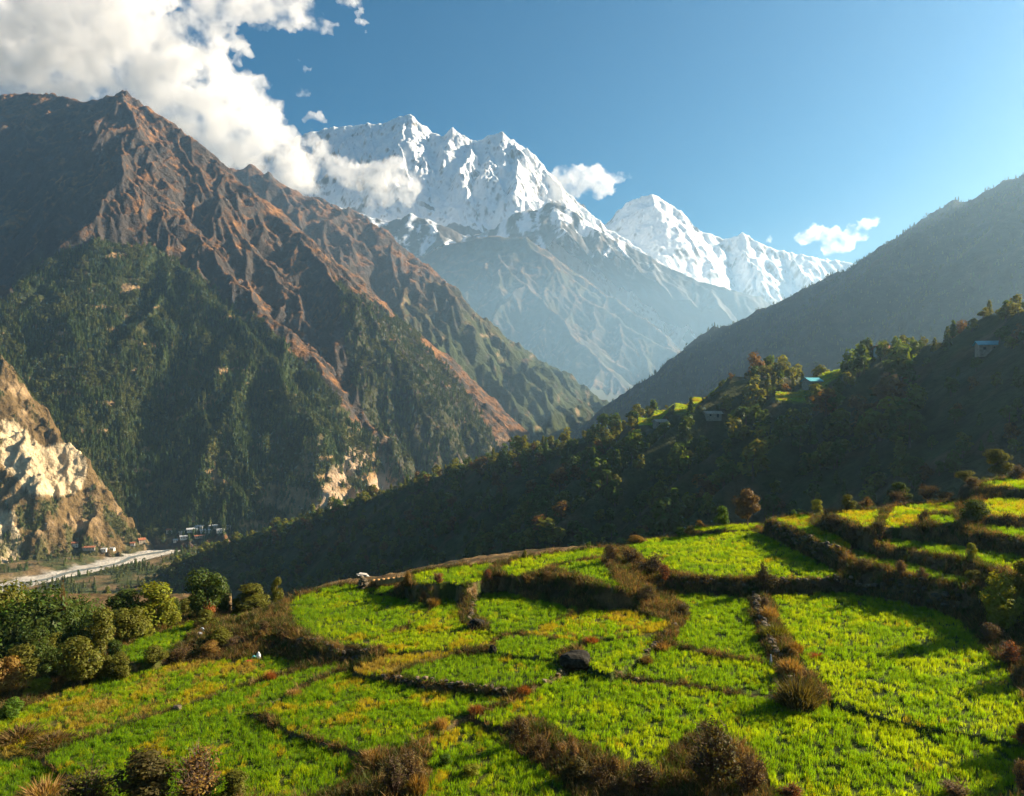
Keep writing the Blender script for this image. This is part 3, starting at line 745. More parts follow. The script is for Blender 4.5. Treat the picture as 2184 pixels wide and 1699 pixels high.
# each field: outline as surveyed, crop tones (green, lime, yellow, straw), words that describe it
FIELDS = [
 ('A1', pA((-160, 1200), (0, 1150), (200, 1060), (330, 985), (700, 890), (1050, 815), (1250, 785), (1480, 790), (1640, 755), (1820, 800), (1800, 850), (1650, 900), (1430, 960), (1250, 1030), (1060, 1085), (800, 1175), (600, 1240), (420, 1300), (250, 1360), (0, 1385), (-160, 1385)),
  (3, 3, 2.0, 2.6), 'long field of yellowing grass below the clump of trees on the left'),
 ('A2', pA((265, 1380), (600, 1255), (1060, 1100), (1430, 975), (1650, 915), (1890, 845), (2150, 795), (2180, 830), (1960, 895), (1850, 960), (1740, 1025), (1515, 1125), (1640, 1200)) + pB((150, 1255), (400, 1350), (590, 1400), (540, 1500), (280, 1640)) + pA((450, 1660), (425, 1510), (330, 1435)),
  (6, 1.5, 1.2, 0.6), 'green field with a dark ditch on its right, near the lower left corner'),
 ('A0', pA((-160, 1400), (205, 1400), (395, 1515), (370, 1660), (-160, 1660)), (6, 1.5, 1, 0.6), 'small green field in the bottom left corner beside a narrow ditch'),
 ('B1', pB((0, 1060), (130, 1000), (220, 970), (370, 905), (450, 870), (510, 865), (700, 910), (750, 935), (1000, 975), (1430, 1020), (1540, 1020), (1400, 1060), (1290, 1100), (1150, 1155), (1090, 1195), (960, 1255), (850, 1325), (640, 1360), (400, 1295), (150, 1215), (0, 1115), (-100, 1105)),
  (5, 1.5, 2.2, 0.5), 'broad olive green field with a dark shaded terrace edge above it'),
 ('B2', pB((520, 860), (560, 830), (760, 745), (960, 735), (1180, 722), (1130, 755), (1000, 795), (880, 815), (790, 862), (700, 885)), (0.4, 1, 4, 4), 'narrow strip of golden ripe grass in the middle of the terraces'),
 ('B3', pB((800, 872), (900, 830), (1150, 765), (1400, 755), (1640, 780), (1780, 795), (1840, 830), (1760, 880), (1700, 915), (1590, 945), (1500, 958), (1300, 942), (1000, 915)), (8, 1, 0.8, 0.1), 'dense green field edged by a straight shadowed terrace wall'),
 ('B4', pB((1410, 662), (1560, 632), (1800, 655), (1950, 682), (1900, 708), (1800, 735), (1790, 780), (1650, 768), (1410, 738)), (8, 1, 0.5, 0.1), 'small square green field to the left of the dark boulder'),
 ('B5', pB((440, 695), (600, 688), (740, 628), (870, 598), (1080, 622), (1250, 600), (1420, 622), (1455, 640), (1400, 662), (1360, 708), (1180, 714), (960, 725), (760, 735), (620, 702)), (2, 5, 2.4, 0.3), 'bright lime green strip field across the centre of the terraces'),
 ('B6', pB((130, 440), (200, 400), (380, 342), (470, 327), (570, 322), (620, 372), (780, 402), (900, 432), (980, 452), (985, 500), (860, 578), (740, 618), (560, 688), (430, 690), (290, 630), (190, 580)), (6, 4, 0.8, 0.1), 'rounded bright green field on the left edge of the upper terraces'),
 ('B6b', pB((600, 352), (700, 335), (800, 332), (760, 390), (620, 370)), (6, 2, 0.3, 0.1), 'tiny green plot beside the pile of pale slabs'),
 ('B7', pB((870, 582), (1000, 492), (1060, 412), (1150, 402), (1180, 480), (1190, 560), (1240, 585), (1080, 615)), (2, 5, 2, 0.2), 'curved lime green field left of the crooked stone bank'),
 ('B8', pB((1310, 382), (1480, 372), (1600, 410), (1930, 475), (1800, 525), (1600, 608), (1500, 620), (1385, 612), (1372, 562), (1300, 520), (1270, 470)), (7, 2, 0.4, 0.1), 'half shaded green field under the long brown bank'),
 ('B9', pB((1590, 618), (1700, 572), (1950, 485), (2184, 475)) + pC((60, 675), (150, 702), (275, 742), (240, 780)) + pB((2110, 655), (2030, 652), (1950, 682), (1800, 650)), (2.5, 2.5, 3.5, 1.6), 'olive and yellow field beneath the long brown bank'),
 ('B10', pB((1960, 702), (2040, 668), (2184, 662)) + pC((60, 800), (200, 790), (150, 870), (85, 930), (-10, 985)) + pB((2110, 875), (1985, 830), (1995, 770), (1925, 722)), (5, 3, 0.6, 0.1), 'green field to the right of the dark boulder'),
 ('B11', pB((1290, 1135), (1560, 1035), (1700, 950), (1860, 872), (1960, 855), (2110, 892)) + pC((0, 1045), (150, 1065), (380, 1092), (640, 1138), (780, 1142), (860, 1180), (920, 1225), (1040, 1190), (1140, 1182), (1250, 1222), (1400, 1262), (1560, 1302), (1750, 1332), (2260, 1440), (2260, 1720), (860, 1720), (790, 1560), (710, 1440), (450, 1280), (270, 1420), (200, 1560), (100, 1520)) + pB((2150, 1395), (1900, 1285), (1740, 1185), (1640, 1140), (1480, 1185), (1400, 1190)), (5, 3.6, 0.9, 0.1), 'great bright green field filling the lower right'),
 ('B13', pB((985, 1290), (1180, 1185), (1250, 1180), (1400, 1235), (1490, 1310), (1620, 1400), (1800, 1515), (1880, 1660), (960, 1660), (1000, 1560), (1000, 1400), (1030, 1340)), (4, 3, 1.5, 0.8), 'weedy green plot between the two brown brush banks at the bottom'),
 ('B14', pB((890, 262), (980, 242), (1150, 217), (1400, 192), (1330, 258), (1310, 296), (1180, 325), (1120, 308), (930, 318)), (5, 4, 0.8, 0.1), 'thin green field along the far rim in the middle'),
 ('B15', pB((1425, 232), (1550, 162), (1850, 122), (2095, 97), (2100, 125), (2040, 150), (1850, 180), (1750, 208), (1660, 238), (1540, 275)), (4, 4, 1.4, 0.3), 'yellow green field along the far rim above the long brown bank'),
 ('B16', pB((1775, 218), (1860, 192), (2050, 162), (2090, 230), (2180, 345), (2100, 330), (2040, 300), (1920, 265)), (6, 2, 0.6, 0.1), 'shaded green slope just under the far rim'),
 ('C1', pC((22, 312), (150, 278), (430, 258), (640, 238), (735, 245), (890, 312), (1040, 392), (1200, 478), (1120, 488), (860, 488), (700, 484), (520, 484), (380, 478), (270, 448), (150, 400), (60, 350)), (5, 5, 1.0, 0.1), 'sunny green field above the straight dark terrace wall'),
 ('C2', pC((380, 217), (540, 203), (700, 197), (752, 198), (715, 226), (540, 230), (400, 232)), (3, 5, 1, 0.1), 'narrow green plot with the brown leaved tree'),
 ('C3', pC((822, 172), (920, 152), (1055, 142), (1010, 188), (1060, 220), (1185, 270), (1245, 325), (1205, 335), (1110, 315), (985, 238)), (3, 2, 3.5, 1.4), 'yellowish curved terrace on the upper right'),
 ('C4', pC((1135, 137), (1280, 121), (1395, 126), (1370, 198), (1330, 213), (1240, 180)), (1.4, 4, 4, 0.3), 'small bright yellow terrace beside the round bushes'),
 ('C5', pC((1485, 107), (1600, 92), (1820, 82), (1800, 138), (1680, 142), (1640, 180), (1560, 213), (1430, 213), (1445, 160)), (2, 4, 4, 0.3), 'bright yellow green terrace on the upper right'),
 ('C6', pC((1665, 154), (1790, 150), (1830, 198), (1750, 203), (1655, 180)), (6, 2, 0.2, 0), 'dark green scrap of terrace left of the large round bush'),
 ('C7', pC((1965, 67), (2060, 60), (2300, 62), (2300, 163), (2010, 158), (1975, 110)), (1, 4, 4.5, 0.3), 'golden yellow terrace at the right edge'),
 ('C8', pC((1990, 207), (2300, 236), (2300, 284), (2100, 260), (1985, 238)), (6, 3, 0.5, 0.1), 'green terrace strip below the golden one at the right edge'),
 ('C9', pC((1390, 302), (1480, 278), (1560, 292), (1750, 312), (2000, 347), (2300, 408), (2300, 500), (2060, 438), (1900, 384), (1650, 350), (1480, 320)), (5, 3, 0.6, 0.1), 'long narrow green terrace running to the right edge'),
 ('C10', pC((1170, 352), (1280, 338), (1400, 390), (1600, 422), (1750, 472), (1915, 502), (1905, 528), (1780, 508), (1600, 478), (1450, 430), (1300, 400)), (6, 3, 0.5, 0.1), 'narrow curved green terrace above the tall dark wall'),
 ('C11', pC((285, 592), (400, 578), (620, 592), (685, 622), (695, 700), (735, 800), (780, 900), (790, 940), (700, 932), (550, 902), (420, 882), (275, 845), (305, 790), (365, 710), (372, 660)), (7, 2, 0.4, 0.1), 'green field left of the broken stone bank'),
 ('C12', pC((265, 868), (420, 912), (560, 932), (760, 955), (822, 965), (860, 1050), (850, 1125), (720, 1122), (500, 1087), (330, 1057), (100, 1035), (5, 1008), (92, 948), (165, 895)), (6, 3, 0.6, 0.1), 'green field below the broken stone bank with a thin dark ditch'),
 ('C13', pC((795, 588), (950, 582), (1180, 573), (1400, 603), (1650, 652), (1835, 732), (1915, 812), (1995, 902), (2100, 992), (2140, 1102), (2300, 1300), (2300, 1415), (1750, 1318), (1560, 1286), (1400, 1246), (1150, 1168), (1130, 1110), (1050, 1030), (985, 960), (975, 880), (905, 800), (855, 720), (845, 650)), (5, 4, 0.7, 0.1), 'large bright green field right of the broken stone bank'),
 ('C14', pE((1950, 1072), (2090, 1042), (2260, 1062), (2260, 1100), (2050, 1087)), (4, 4, 1, 0.1), 'highest green terrace at the right edge'),
 ('A3', pA((720, 735), (780, 692), (900, 642), (1050, 592), (1205, 540), (1195, 608), (1100, 678), (1035, 740), (960, 788), (820, 800)), (6, 3, 0.5, 0.2), 'small green field between the trees and the brown bushes on the left'),
 ('A4', pA((1340, 512), (1480, 490), (1635, 467), (1640, 490), (1450, 543), (1365, 545)), (4, 4, 1, 0.2), 'little green plot in front of the round bush on the left'),
]
PGA, PGB = 0.085, 0.0

def plane_hit(u, v, h, ga, gb):
    s = (u - CX) / FD; r = (v - CY) / FD
    Y = -h / (r + ga * s + gb)
    return s * Y, Y

NF = len(FIELDS)
cent = []
for f in FIELDS:
    q = np.array(f[1]); u, v = q.mean(0)
    x, y = plane_hit(min(max(u, 40), 2150), min(v, 1640), GZ0, GA, GB); cent.append((x, y))
cent = np.array(cent)
z_prior = GZ0 + GA * cent[:, 0] + GB * cent[:, 1]
# steps between neighbours read from the bank heights seen between them
uu = np.arange(20, 2180, 12.0); vv = np.arange(1020, 1698, 2.0)
UU, VV = np.meshgrid(uu, vv)
owner = np.full(UU.shape, -1)
for i, f in enumerate(FIELDS):
    owner[in_poly(UU, VV, f[1])] = i
pairs = {}
for c in range(len(uu)):
    colm = owner[:, c]; last = -1; lastr = 0
    for r_ in range(len(vv)):
        o_ = colm[r_]
        if o_ >= 0:
            if last >= 0 and o_ != last:
                g = (r_ - lastr - 1) * 2.0
                if g < 70: pairs.setdefault((last, o_), []).append((g, uu[c], vv[r_]))
            last = o_; lastr = r_
rowsA, rhs = [], []
for (i, j), lst in pairs.items():
    if len(lst) < 2: continue
    g = np.median([a[0] for a in lst]); u = np.mean([a[1] for a in lst]); v = np.mean([a[2] for a in lst])
    x, y = plane_hit(u, v, GZ0, GA, GB)
    step = 0.9 * max(g - 3, 0) * y / FD
    w = min(len(lst), 12) ** 0.5
    row = np.zeros(NF); row[i] = 1; row[j] = -1
    hi = PGA * (x - cent[i, 0]) + PGB * (y - cent[i, 1]); hj = PGA * (x - cent[j, 0]) + PGB * (y - cent[j, 1])
    rowsA.append(row * w); rhs.append((step - hi + hj) * w)
for i in range(NF):
    row = np.zeros(NF); row[i] = 0.7; rowsA.append(row); rhs.append(0.7 * z_prior[i])
hz = np.linalg.lstsq(np.array(rowsA), np.array(rhs), rcond=None)[0]
PL = []      # planes z = h + PGA*x + PGB*y and plan outlines
for i, f in enumerate(FIELDS):
    h = hz[i] - PGA * cent[i, 0] - PGB * cent[i, 1]
    PL.append((h, [plane_hit(u, v, h, PGA, PGB) for u, v in f[1]]))

SKY_U = [-900, -200, 0, 115, 240, 313, 418, 568, 638, 732, 767, 878, 968, 1055, 1107, 1296, 1336, 1386, 1476, 1602, 1649, 1741, 1829, 1955, 2041, 2093, 2147, 2600]
SKY_V = [1720, 1590, 1522, 1472, 1402, 1358, 1322, 1297, 1277, 1252, 1250, 1230, 1215, 1206, 1196, 1173, 1166, 1153, 1129, 1121, 1111, 1099, 1091, 1080, 1072, 1037, 1025, 985]

def ground(x, y, want=False):
    """height of the terraced ground; optionally which field and how far from any field"""
    x = np.asarray(x, float); y = np.asarray(y, float); shp = x.shape
    x = x.ravel(); y = y.ravel()
    z = np.full(x.shape, -1e9); own = np.full(x.shape, -1)
    for i, (h, poly) in enumerate(PL):
        q = np.array(poly)
        bb = (x > q[:, 0].min()) & (x < q[:, 0].max()) & (y > q[:, 1].min()) & (y < q[:, 1].max())
        idx = np.nonzero(bb)[0]
        if not len(idx): continue
        ins = in_poly(x[idx], y[idx], poly); idx = idx[ins]
        zi = h + PGA * x[idx] + PGB * y[idx]
        up = zi > z[idx]
        z[idx[up]] = zi[up]; own[idx[up]] = i
    gap = np.nonzero(own < 0)[0]
    dmin = np.zeros(x.shape)
    if len(gap):
        gx, gy = x[gap], y[gap]
        ws = np.zeros(len(gap)); zs = np.zeros(len(gap)); dm = np.full(len(gap), 1e9)
        for i, (h, poly) in enumerate(PL):
            q = np.array(poly)
            far = (gx < q[:, 0].min() - 14) | (gx > q[:, 0].max() + 14) | (gy < q[:, 1].min() - 14) | (gy > q[:, 1].max() + 14)
            d = np.full(len(gap), 60.0)
            k = np.nonzero(~far)[0]
            if len(k): d[k] = poly_dist(gx[k], gy[k], poly)
            cx_, cy_ = np.clip(gx, q[:, 0].min(), q[:, 0].max()), np.clip(gy, q[:, 1].min(), q[:, 1].max())
            w = 1.0 / (d + 0.04) ** 3.2
            ws += w; zs += w * (h + PGA * cx_ + PGB * cy_); dm = np.minimum(dm, d)
        zg = zs / ws
        # lumpy banks
        zg = zg + (0.16 * fbm(gx * 0.9, gy * 0.9, 4, 161) + 0.10 * fbm(gx * 3, gy * 3, 3, 163)) * np.clip(dm / 0.4, 0, 1)
        s = gx / np.maximum(gy, 1); zz = GZ0 + GA * gx + GB * gy
        u = CX + s * FD; v = CY - zz / np.maximum(gy, 1) * FD
        beyond = sstep(-1, 6, np.interp(u, SKY_U, SKY_V) - v)
        zg = zg - beyond * np.clip(dm - np.where(u < 500, 0.5, 0.12), 0, 200) * np.where(u < 500, 0.45, 1.4)
        near = -1.9 - 0.53 * gy
        zg = np.where(gy < 34, np.maximum(zg, near), zg)
        z[gap] = zg; dmin[gap] = dm
    if want: return z.reshape(shp), own.reshape(shp), dmin.reshape(shp)
    return z.reshape(shp)

Yg = np.concatenate([np.linspace(2, 22, 14), np.linspace(22.5, 40, 150), np.linspace(40.15, 75, 230), np.linspace(75.25, 112, 110), np.linspace(113, 175, 36)])
gx, gy = fan_grid(-1000, 3500, 760, Yg)
gz, gown, gdist = ground(gx, gy, True)
gz = gz + np.where(gown >= 0, 0.03 * fbm(gx * 1.3, gy * 1.3, 3, 171), 0)
FT = np.array([(0.045, 0.06, 0.014)] * NF)
for i, f in enumerate(FIELDS):
    t = np.array(f[2], float); t /= t.sum()
    FT[i] = t @ np.array([(0.035, 0.055, 0.010), (0.055, 0.075, 0.012), (0.12, 0.095, 0.02), (0.16, 0.10, 0.03)])
GC = np.where((gown >= 0)[..., None], FT[np.clip(gown, 0, NF - 1)], 0.0)
bq = fbm(gx * 0.5, gy * 0.5, 4, 173)
bank = mixc((0.075, 0.045, 0.022), (0.19, 0.12, 0.05), sstep(-0.25, 0.35, bq))
bank = lerpc(bank, (0.05, 0.055, 0.018), sstep(0.0, 0.4, fbm(gx * 0.8 + 9, gy * 0.8, 4, 175)) * 0.7)
GC = np.where((gown >= 0)[..., None], GC, bank)
FIELD_MAT = terrain_mat('field_earth', 1.1, 0.8, var=0.35, fine=7, bump_dist=0.25)
field_o = add_obj('terraced_ground', new_mesh('terraced_ground', np.stack([gx, gy, gz], -1).reshape(-1, 3), grid_faces(*gx.shape), FIELD_MAT, True, GC.reshape(-1, 3)))
tag(field_o, 'stepped hillside cut into terraced fields with brown earth banks', kind='structure')

def hit(u, v, y0=24.0, y1=118.0, n=900, strict=False):
    """where the sight line of a survey point meets the terraced ground"""
    Yt = np.geomspace(y0, y1, n)
    s = (u - CX) / FD; r = (v - CY) / FD
    zz = ground(s * Yt, Yt)
    k = np.nonzero(zz >= -r * Yt)[0]
    if not len(k):                                   # just above the rim: take the rim itself
        gap_ = (-r * Yt - zz) / Yt; j = int(np.argmin(gap_))
        if strict and gap_[j] > 30 / FD: return None
        k = [j]
    Y = Yt[k[0]]
    return Vector((s * Y, Y, float(zz[k[0]])))

# ------------------------------------------------------------------ crops
def blade_clump(seed, n, rad, h0, h1, w, mat, lean=0.25, heads=False):
    rg = np.random.default_rng(seed)
    V, Fc = [], []
    for _ in range(n):
        a = rg.uniform(0, 6.283); rr = rad * math.sqrt(rg.uniform(0, 1))
        bx_, by_ = rr * math.cos(a), rr * math.sin(a)
        h = rg.uniform(h0, h1); la = rg.uniform(0, 6.283); le = rg.uniform(0.05, lean) * h * 1.6
        fa = rg.uniform(0, 3.1416); dx, dy = math.cos(fa) * w / 2, math.sin(fa) * w / 2
        mx, my = bx_ + math.cos(la) * le * 0.35, by_ + math.sin(la) * le * 0.35
        tx, ty = bx_ + math.cos(la) * le, by_ + math.sin(la) * le
        b = len(V)
        V += [(bx_ - dx, by_ - dy, -0.04), (bx_ + dx, by_ + dy, -0.04), (mx + dx * 0.8, my + dy * 0.8, h * 0.6), (mx - dx * 0.8, my - dy * 0.8, h * 0.6), (tx, ty, h)]
        Fc += [(b, b + 1, b + 2), (b, b + 2, b + 3), (b + 3, b + 2, b + 4)]
    return new_mesh('crop_clump', V, Fc, mat, False)

CROP_M = [leaf_mat('crop_green', (0.105, 0.190, 0.008), 0.58, (2.3, 1.9, 0.35), 0.35, 0.9, hue=0.02),
          leaf_mat('crop_lime', (0.175, 0.260, 0.008), 0.58, (2.3, 1.8, 0.35), 0.35, 0.9, hue=0.02),
          leaf_mat('crop_yellow', (0.30, 0.26, 0.014), 0.5, (1.7, 1.4, 0.5), 0.3, 0.9, hue=0.02),
          leaf_mat('crop_straw', (0.30, 0.215, 0.035), 0.4, (1.4, 1.2, 0.7), 0.3, 0.9, hue=0.02)]
clumps = []
for t in range(4):
    for k in range(3):
        clumps.append(blade_clump(300 + t * 10 + k, 20, 0.17, 0.15, 0.38 if t < 2 else 0.36, 0.020, CROP_M[t]))
CROP_COLL = template_coll('crop_clumps', clumps)
rg = np.random.default_rng(400)
for i, f in enumerate(FIELDS):
    h, poly = PL[i]; q = np.array(poly)
    x0, y0 = q.min(0); x1, y1 = q.max(0)
    ym = 0.5 * (max(y0, 26) + y1)
    dens = 20.0 if ym < 48 else (15.0 if ym < 65 else 11.0)
    n = int((x1 - x0) * (y1 - y0) * dens)
    px = rg.uniform(x0, x1, n); py = rg.uniform(y0, y1, n)
    lx = np.abs(px) < 0.78 * py + 6
    ok = in_poly(px, py, poly) & (py > 24) & lx
    px, py = px[ok], py[ok]
    zz, ow, _ = ground(px, py, True)
    ok = ow == i
    px, py, zz = px[ok], py[ok], zz[ok]
    if not len(px): continue
    w = np.array(f[2], float); 
    nz = np.stack([fbm(px / 3.0 + 5 * k, py / 3.0, 4, 410 + k) for k in range(4)], 1) * 5.0 + np.log(w + 0.02)[None] * 1.35 + rg.gumbel(size=(len(px), 4)) * 0.40
    tone = nz.argmax(1)
    pick = tone * 3 + rg.integers(0, 3, len(px))
    hs = (0.85 + 0.55 * fbm(px / 1.1, py / 1.1, 3, 421)) * rg.uniform(0.75, 1.2, len(px))
    thin = fbm(px / 2.2, py / 2.2, 3, 423) < -0.42
    hs[thin] *= 0.55
    kp = ~(thin & (rg.uniform(0, 1, len(px)) < 0.45))
    px, py, zz, pick, hs = px[kp], py[kp], zz[kp], pick[kp], hs[kp]
    grow = 1.0 + np.clip(py - 45, 0, 60) / 90
    scl = np.stack([grow, grow, np.clip(hs, 0.35, 1.5)], 1)
    rot = np.stack([rg.normal(0, 0.10, len(px)), rg.normal(0, 0.10, len(px)), rg.uniform(0, 6.283, len(px))], 1)
    o = scatter('field_crop', np.stack([px, py, zz], 1), pick, rot, scl, CROP_COLL)
    tag(o, f[3], 'crop field', kind='stuff')
# ------------------------------------------------------------------ plant shapes
class Acc:
    """collects faces with a material slot each"""
    def __init__(s): s.V = []; s.T = []; s.M = []; s.n = 0
    def add(s, V, T, m=0):
        V = np.asarray(V, float).reshape(-1, 3); T = np.asarray(T, int).reshape(-1, 3)
        s.V.append(V); s.T.append(T + s.n); s.M.append(np.full(len(T), m)); s.n += len(V)
    def mesh(s, name, mats, smooth=False):
        me = new_mesh(name, np.concatenate(s.V), np.concatenate(s.T), mats, smooth)
        me.polygons.foreach_set('material_index', np.concatenate(s.M).astype(np.int32))
        return me

def tube(acc, pts, radii, m=0, sides=5):
    pts = [np.asarray(p, float) for p in pts]
    rings = []
    for i, p in enumerate(pts):
        d = pts[min(i + 1, len(pts) - 1)] - pts[max(i - 1, 0)]
        d = d / (np.linalg.norm(d) + 1e-9)
        a = np.cross(d, (0.3, 1, 0.2)); a /= np.linalg.norm(a) + 1e-9; b = np.cross(d, a)
        t = np.arange(sides) / sides * 2 * math.pi
        rings.append(p + radii[i] * (np.cos(t)[:, None] * a + np.sin(t)[:, None] * b))
    V = np.concatenate(rings); T = []
    for i in range(len(pts) - 1):
        for j in range(sides):
            k = (j + 1) % sides
            T += [(i * sides + j, i * sides + k, (i + 1) * sides + k), (i * sides + j, (i + 1) * sides + k, (i + 1) * sides + j)]
    acc.add(V, T, m)

def leaf_cards(acc, C, N, size, rg, m=0, quad=True, aspect=0.6):
    """leaf blades centred at C, facing roughly N"""
    n = len(C)
    N = N + rg.normal(0, 0.42, (n, 3)); N /= np.linalg.norm(N, axis=1, keepdims=True) + 1e-9
    A = np.cross(N, rg.normal(0, 1, (n, 3))); A /= np.linalg.norm(A, axis=1, keepdims=True) + 1e-9
    B = np.cross(N, A)
    s = (size * rg.uniform(0.6, 1.3, n))[:, None]
    if quad:
        V = np.stack([C - A * s, C + B * s * aspect, C + A * s, C - B * s * aspect], 1).reshape(-1, 3)
        i = np.arange(n)[:, None] * 4
        T = np.concatenate([i + [0, 1, 2], i + [0, 2, 3]], 1).reshape(-1, 3)
    else:
        V = np.stack([C - A * s, C + B * s * aspect * 1.3, C + A * s - B * s * 0.3], 1).reshape(-1, 3)
        T = np.arange(3 * n).reshape(-1, 3)
    acc.add(V, T, m)

def crown_points(seed, n, lobes, R, H, z0, spread=0.75, shell=0.55):
    """leaf positions in a crown made of uneven clumps; unit tree"""
    rg = np.random.default_rng(seed)
    L = []
    for k in range(lobes):
        a = rg.uniform(0, 6.283); e = rg.uniform(0, 1)
        zc = z0 + H * (0.15 + 0.75 * e)
        rr = R * spread * math.sqrt(max(0.05, 1 - (2 * e - 0.9) ** 2 * 0.85)) * rg.uniform(0.35, 1.0)
        L.append((rr * math.cos(a), rr * math.sin(a), zc, R * rg.uniform(0.28, 0.52)))
    L = np.array(L); w = L[:, 3] ** 2; w /= w.sum()
    k = rg.choice(lobes, n, p=w)
    d = rg.normal(0, 1, (n, 3)); d /= np.linalg.norm(d, axis=1, keepdims=True)
    rad = L[k, 3] * (shell + (1.05 - shell) * rg.uniform(0, 1, n) ** 0.6)
    C = L[k, :3] + d * rad[:, None] * np.array([1, 1, 0.85])
    N = d + np.array([0, 0, 0.5])
    return C, N, L, rg

LEAF = leaf_mat('tree_leaves', None, 0.35, (1.6, 1.4, 0.5), 0.4, 2.0, objcol=True, hue=0.02)
BARK = simple_mat('tree_bark', (0.12, 0.085, 0.055), 0.9, 0.3, 8)
TWIG = simple_mat('dry_twigs', (0.13, 0.085, 0.055), 0.9, 0.3, 8)
LEAF_DARK = leaf_mat('slope_leaves_dark', (0.070, 0.105, 0.016), 0.40, (1.7, 1.5, 0.4), 0.45, 0.05, hue=0.03)
LEAF_OLIVE = leaf_mat('slope_leaves_olive', (0.140, 0.145, 0.018), 0.40, (1.7, 1.4, 0.4), 0.45, 0.05, hue=0.03)
LEAF_RUST = leaf_mat('slope_leaves_rust', (0.16, 0.090, 0.026), 0.40, (1.5, 1.3, 0.5), 0.45, 0.05, hue=0.02)
NEEDLE = leaf_mat('conifer_needles', (0.055, 0.082, 0.020), 0.2, (1.4, 1.3, 0.5), 0.4, 0.02, hue=0.02)
NEEDLE2 = leaf_mat('conifer_needles_olive', (0.095, 0.105, 0.026), 0.2, (1.4, 1.3, 0.5), 0.4, 0.02, hue=0.02)

def far_broad(seed, mat, n=230, slim=1.0):
    C, N, L, rg = crown_points(seed, n, 9, 0.40 * slim, 0.86, 0.10, 0.7)
    a = Acc(); leaf_cards(a, C, N, 0.085, rg, 0, False, 0.8)
    tube(a, [(0, 0, -0.05), (0.01, 0, 0.3), (0.0, 0.02, 0.6)], [0.035, 0.025, 0.01], 1, 4)
    return a.mesh('slope_tree', [mat, BARK])

def far_conifer(seed, mat, n=110):
    rg = np.random.default_rng(seed)
    e = rg.uniform(0, 1, n) ** 0.8
    z = 0.10 + 0.88 * e; r = 0.24 * (1 - e) ** 0.85 * (0.6 + 0.4 * rg.uniform(0, 1, n)) + 0.012
    th = rg.uniform(0, 6.283, n)
    C = np.stack([r * np.cos(th), r * np.sin(th), z - r * 0.25], 1)
    N = np.stack([np.cos(th) * 0.8, np.sin(th) * 0.8, np.full(n, 0.7)], 1)
    a = Acc(); leaf_cards(a, C, N, 0.085, rg, 0, False, 0.7)
    # inner body so that the tree is not see-through
    k = 6; t = np.arange(k) / k * 6.283
    for (z0, z1, r0) in ((0.08, 0.55, 0.15), (0.35, 0.95, 0.10)):
        V = np.concatenate([np.stack([r0 * np.cos(t), r0 * np.sin(t), np.full(k, z0)], 1), [[0, 0, z1]]])
        a.add(V, [(j, (j + 1) % k, k) for j in range(k)], 0)
    tube(a, [(0, 0, -0.08), (0, 0, 0.5)], [0.02, 0.01], 1, 4)
    return a.mesh('conifer', [mat, BARK])

# ------------------------------------------------------------------ the shaded ridge behind the fields
MR = line((3200, 520, 150), (2600, 545, 205), (2350, 600, 235), (2184, 664, 265), (2120, 668, 280), (2050, 715, 295), (1960, 735, 315), (1900, 748, 330), (1800, 785, 355), (1740, 806, 370), (1640, 838, 400), (1560, 862, 425), (1500, 880, 440),
          (1440, 893, 455), (1370, 905, 480), (1310, 920, 500), (1250, 930, 520), (1120, 957, 565), (1000, 1000, 610), (900, 1024, 650), (800, 1055, 690), (700, 1089, 735), (600, 1118, 770), (500, 1150, 790),
          (430, 1178, 790), (350, 1220, 770), (250, 1262, 725), (150, 1305, 665), (0, 1375, 570), (-200, 1480, 480))
MR2 = line((2600, 700, 200), (2300, 800, 215), (2184, 845, 228), (2080, 880, 240), (1960, 920, 255))     # a lower shoulder on the right
rg = np.random.default_rng(201)
MR3 = line((1480, 906, 425), (1560, 892, 405), (1650, 870, 382), (1740, 838, 352), (1800, 824, 338), (1880, 806, 322), (1960, 792, 306), (2080, 775, 280), (2200, 740, 258))
MRR = [dict(p=MR, k=(0.72, 0.8)), dict(p=MR2, k=(0.8, 0.8)), dict(p=MR3, k=(0.5, 0.85))] + spurs(MR, rg, 70, 150, 0.62, 78, 0.95, 1, 1)
for R in MRR[3:]:
    R['p'] = [q - np.array([0, 0, 3.0]) for q in R['p']]
Ym = np.concatenate([np.linspace(108, 180, 30), np.linspace(182, 960, 290), np.linspace(968, 1300, 40)])
mx_, my_ = fan_grid(-900, 3100, 640, Ym)
BENCHES = [(1362, 1425, 425, 452, -14.2, -11.2), (1395, 1490, 440, 470, -10.2, -7.4), (1440, 1560, 405, 440, -6.8, -3.2), (1480, 1600, 425, 455, -2.8, 0.2), (1655, 1800, 345, 368, -0.8, 2.6), (1560, 1700, 385, 410, 8.5, 11.5), (1880, 2010, 300, 318, 14.0, 16.5)]
def ridge_z(x, y):
    wx = x + 9 * fbm(x / 60, y / 60, 4, 211); wy = y + 9 * fbm(x / 60 + 5, y / 60, 4, 212)
    z = ridge_height(wx, wy, MRR, -330.0)
    gully = np.maximum(-48 - 0.30 * (y - 108), -200.0) - np.clip(-x - 30, 0, 500) * 0.5
    z = np.maximum(z, gully)
    for (ua, ub, ya, yb, za, zb) in BENCHES:        # small flat terraces cut into the crest
        xa0, xb0 = (ua - CX) / FD, (ub - CX) / FD
        s_ = x / y
        out_ = np.maximum(np.maximum(xa0 - s_, s_ - xb0) * y, np.maximum(ya - y, y - yb))
        z = np.maximum(z, za + (zb - za) * np.clip((y - ya) / (yb - ya), 0, 1) - 0.85 * np.maximum(out_, 0))
    z = np.maximum(z, -232.0)
    return z + 2.2 * fbm(x / 34, y / 34, 5, 213) + 0.9 * fbm(x / 9, y / 9, 3, 215)
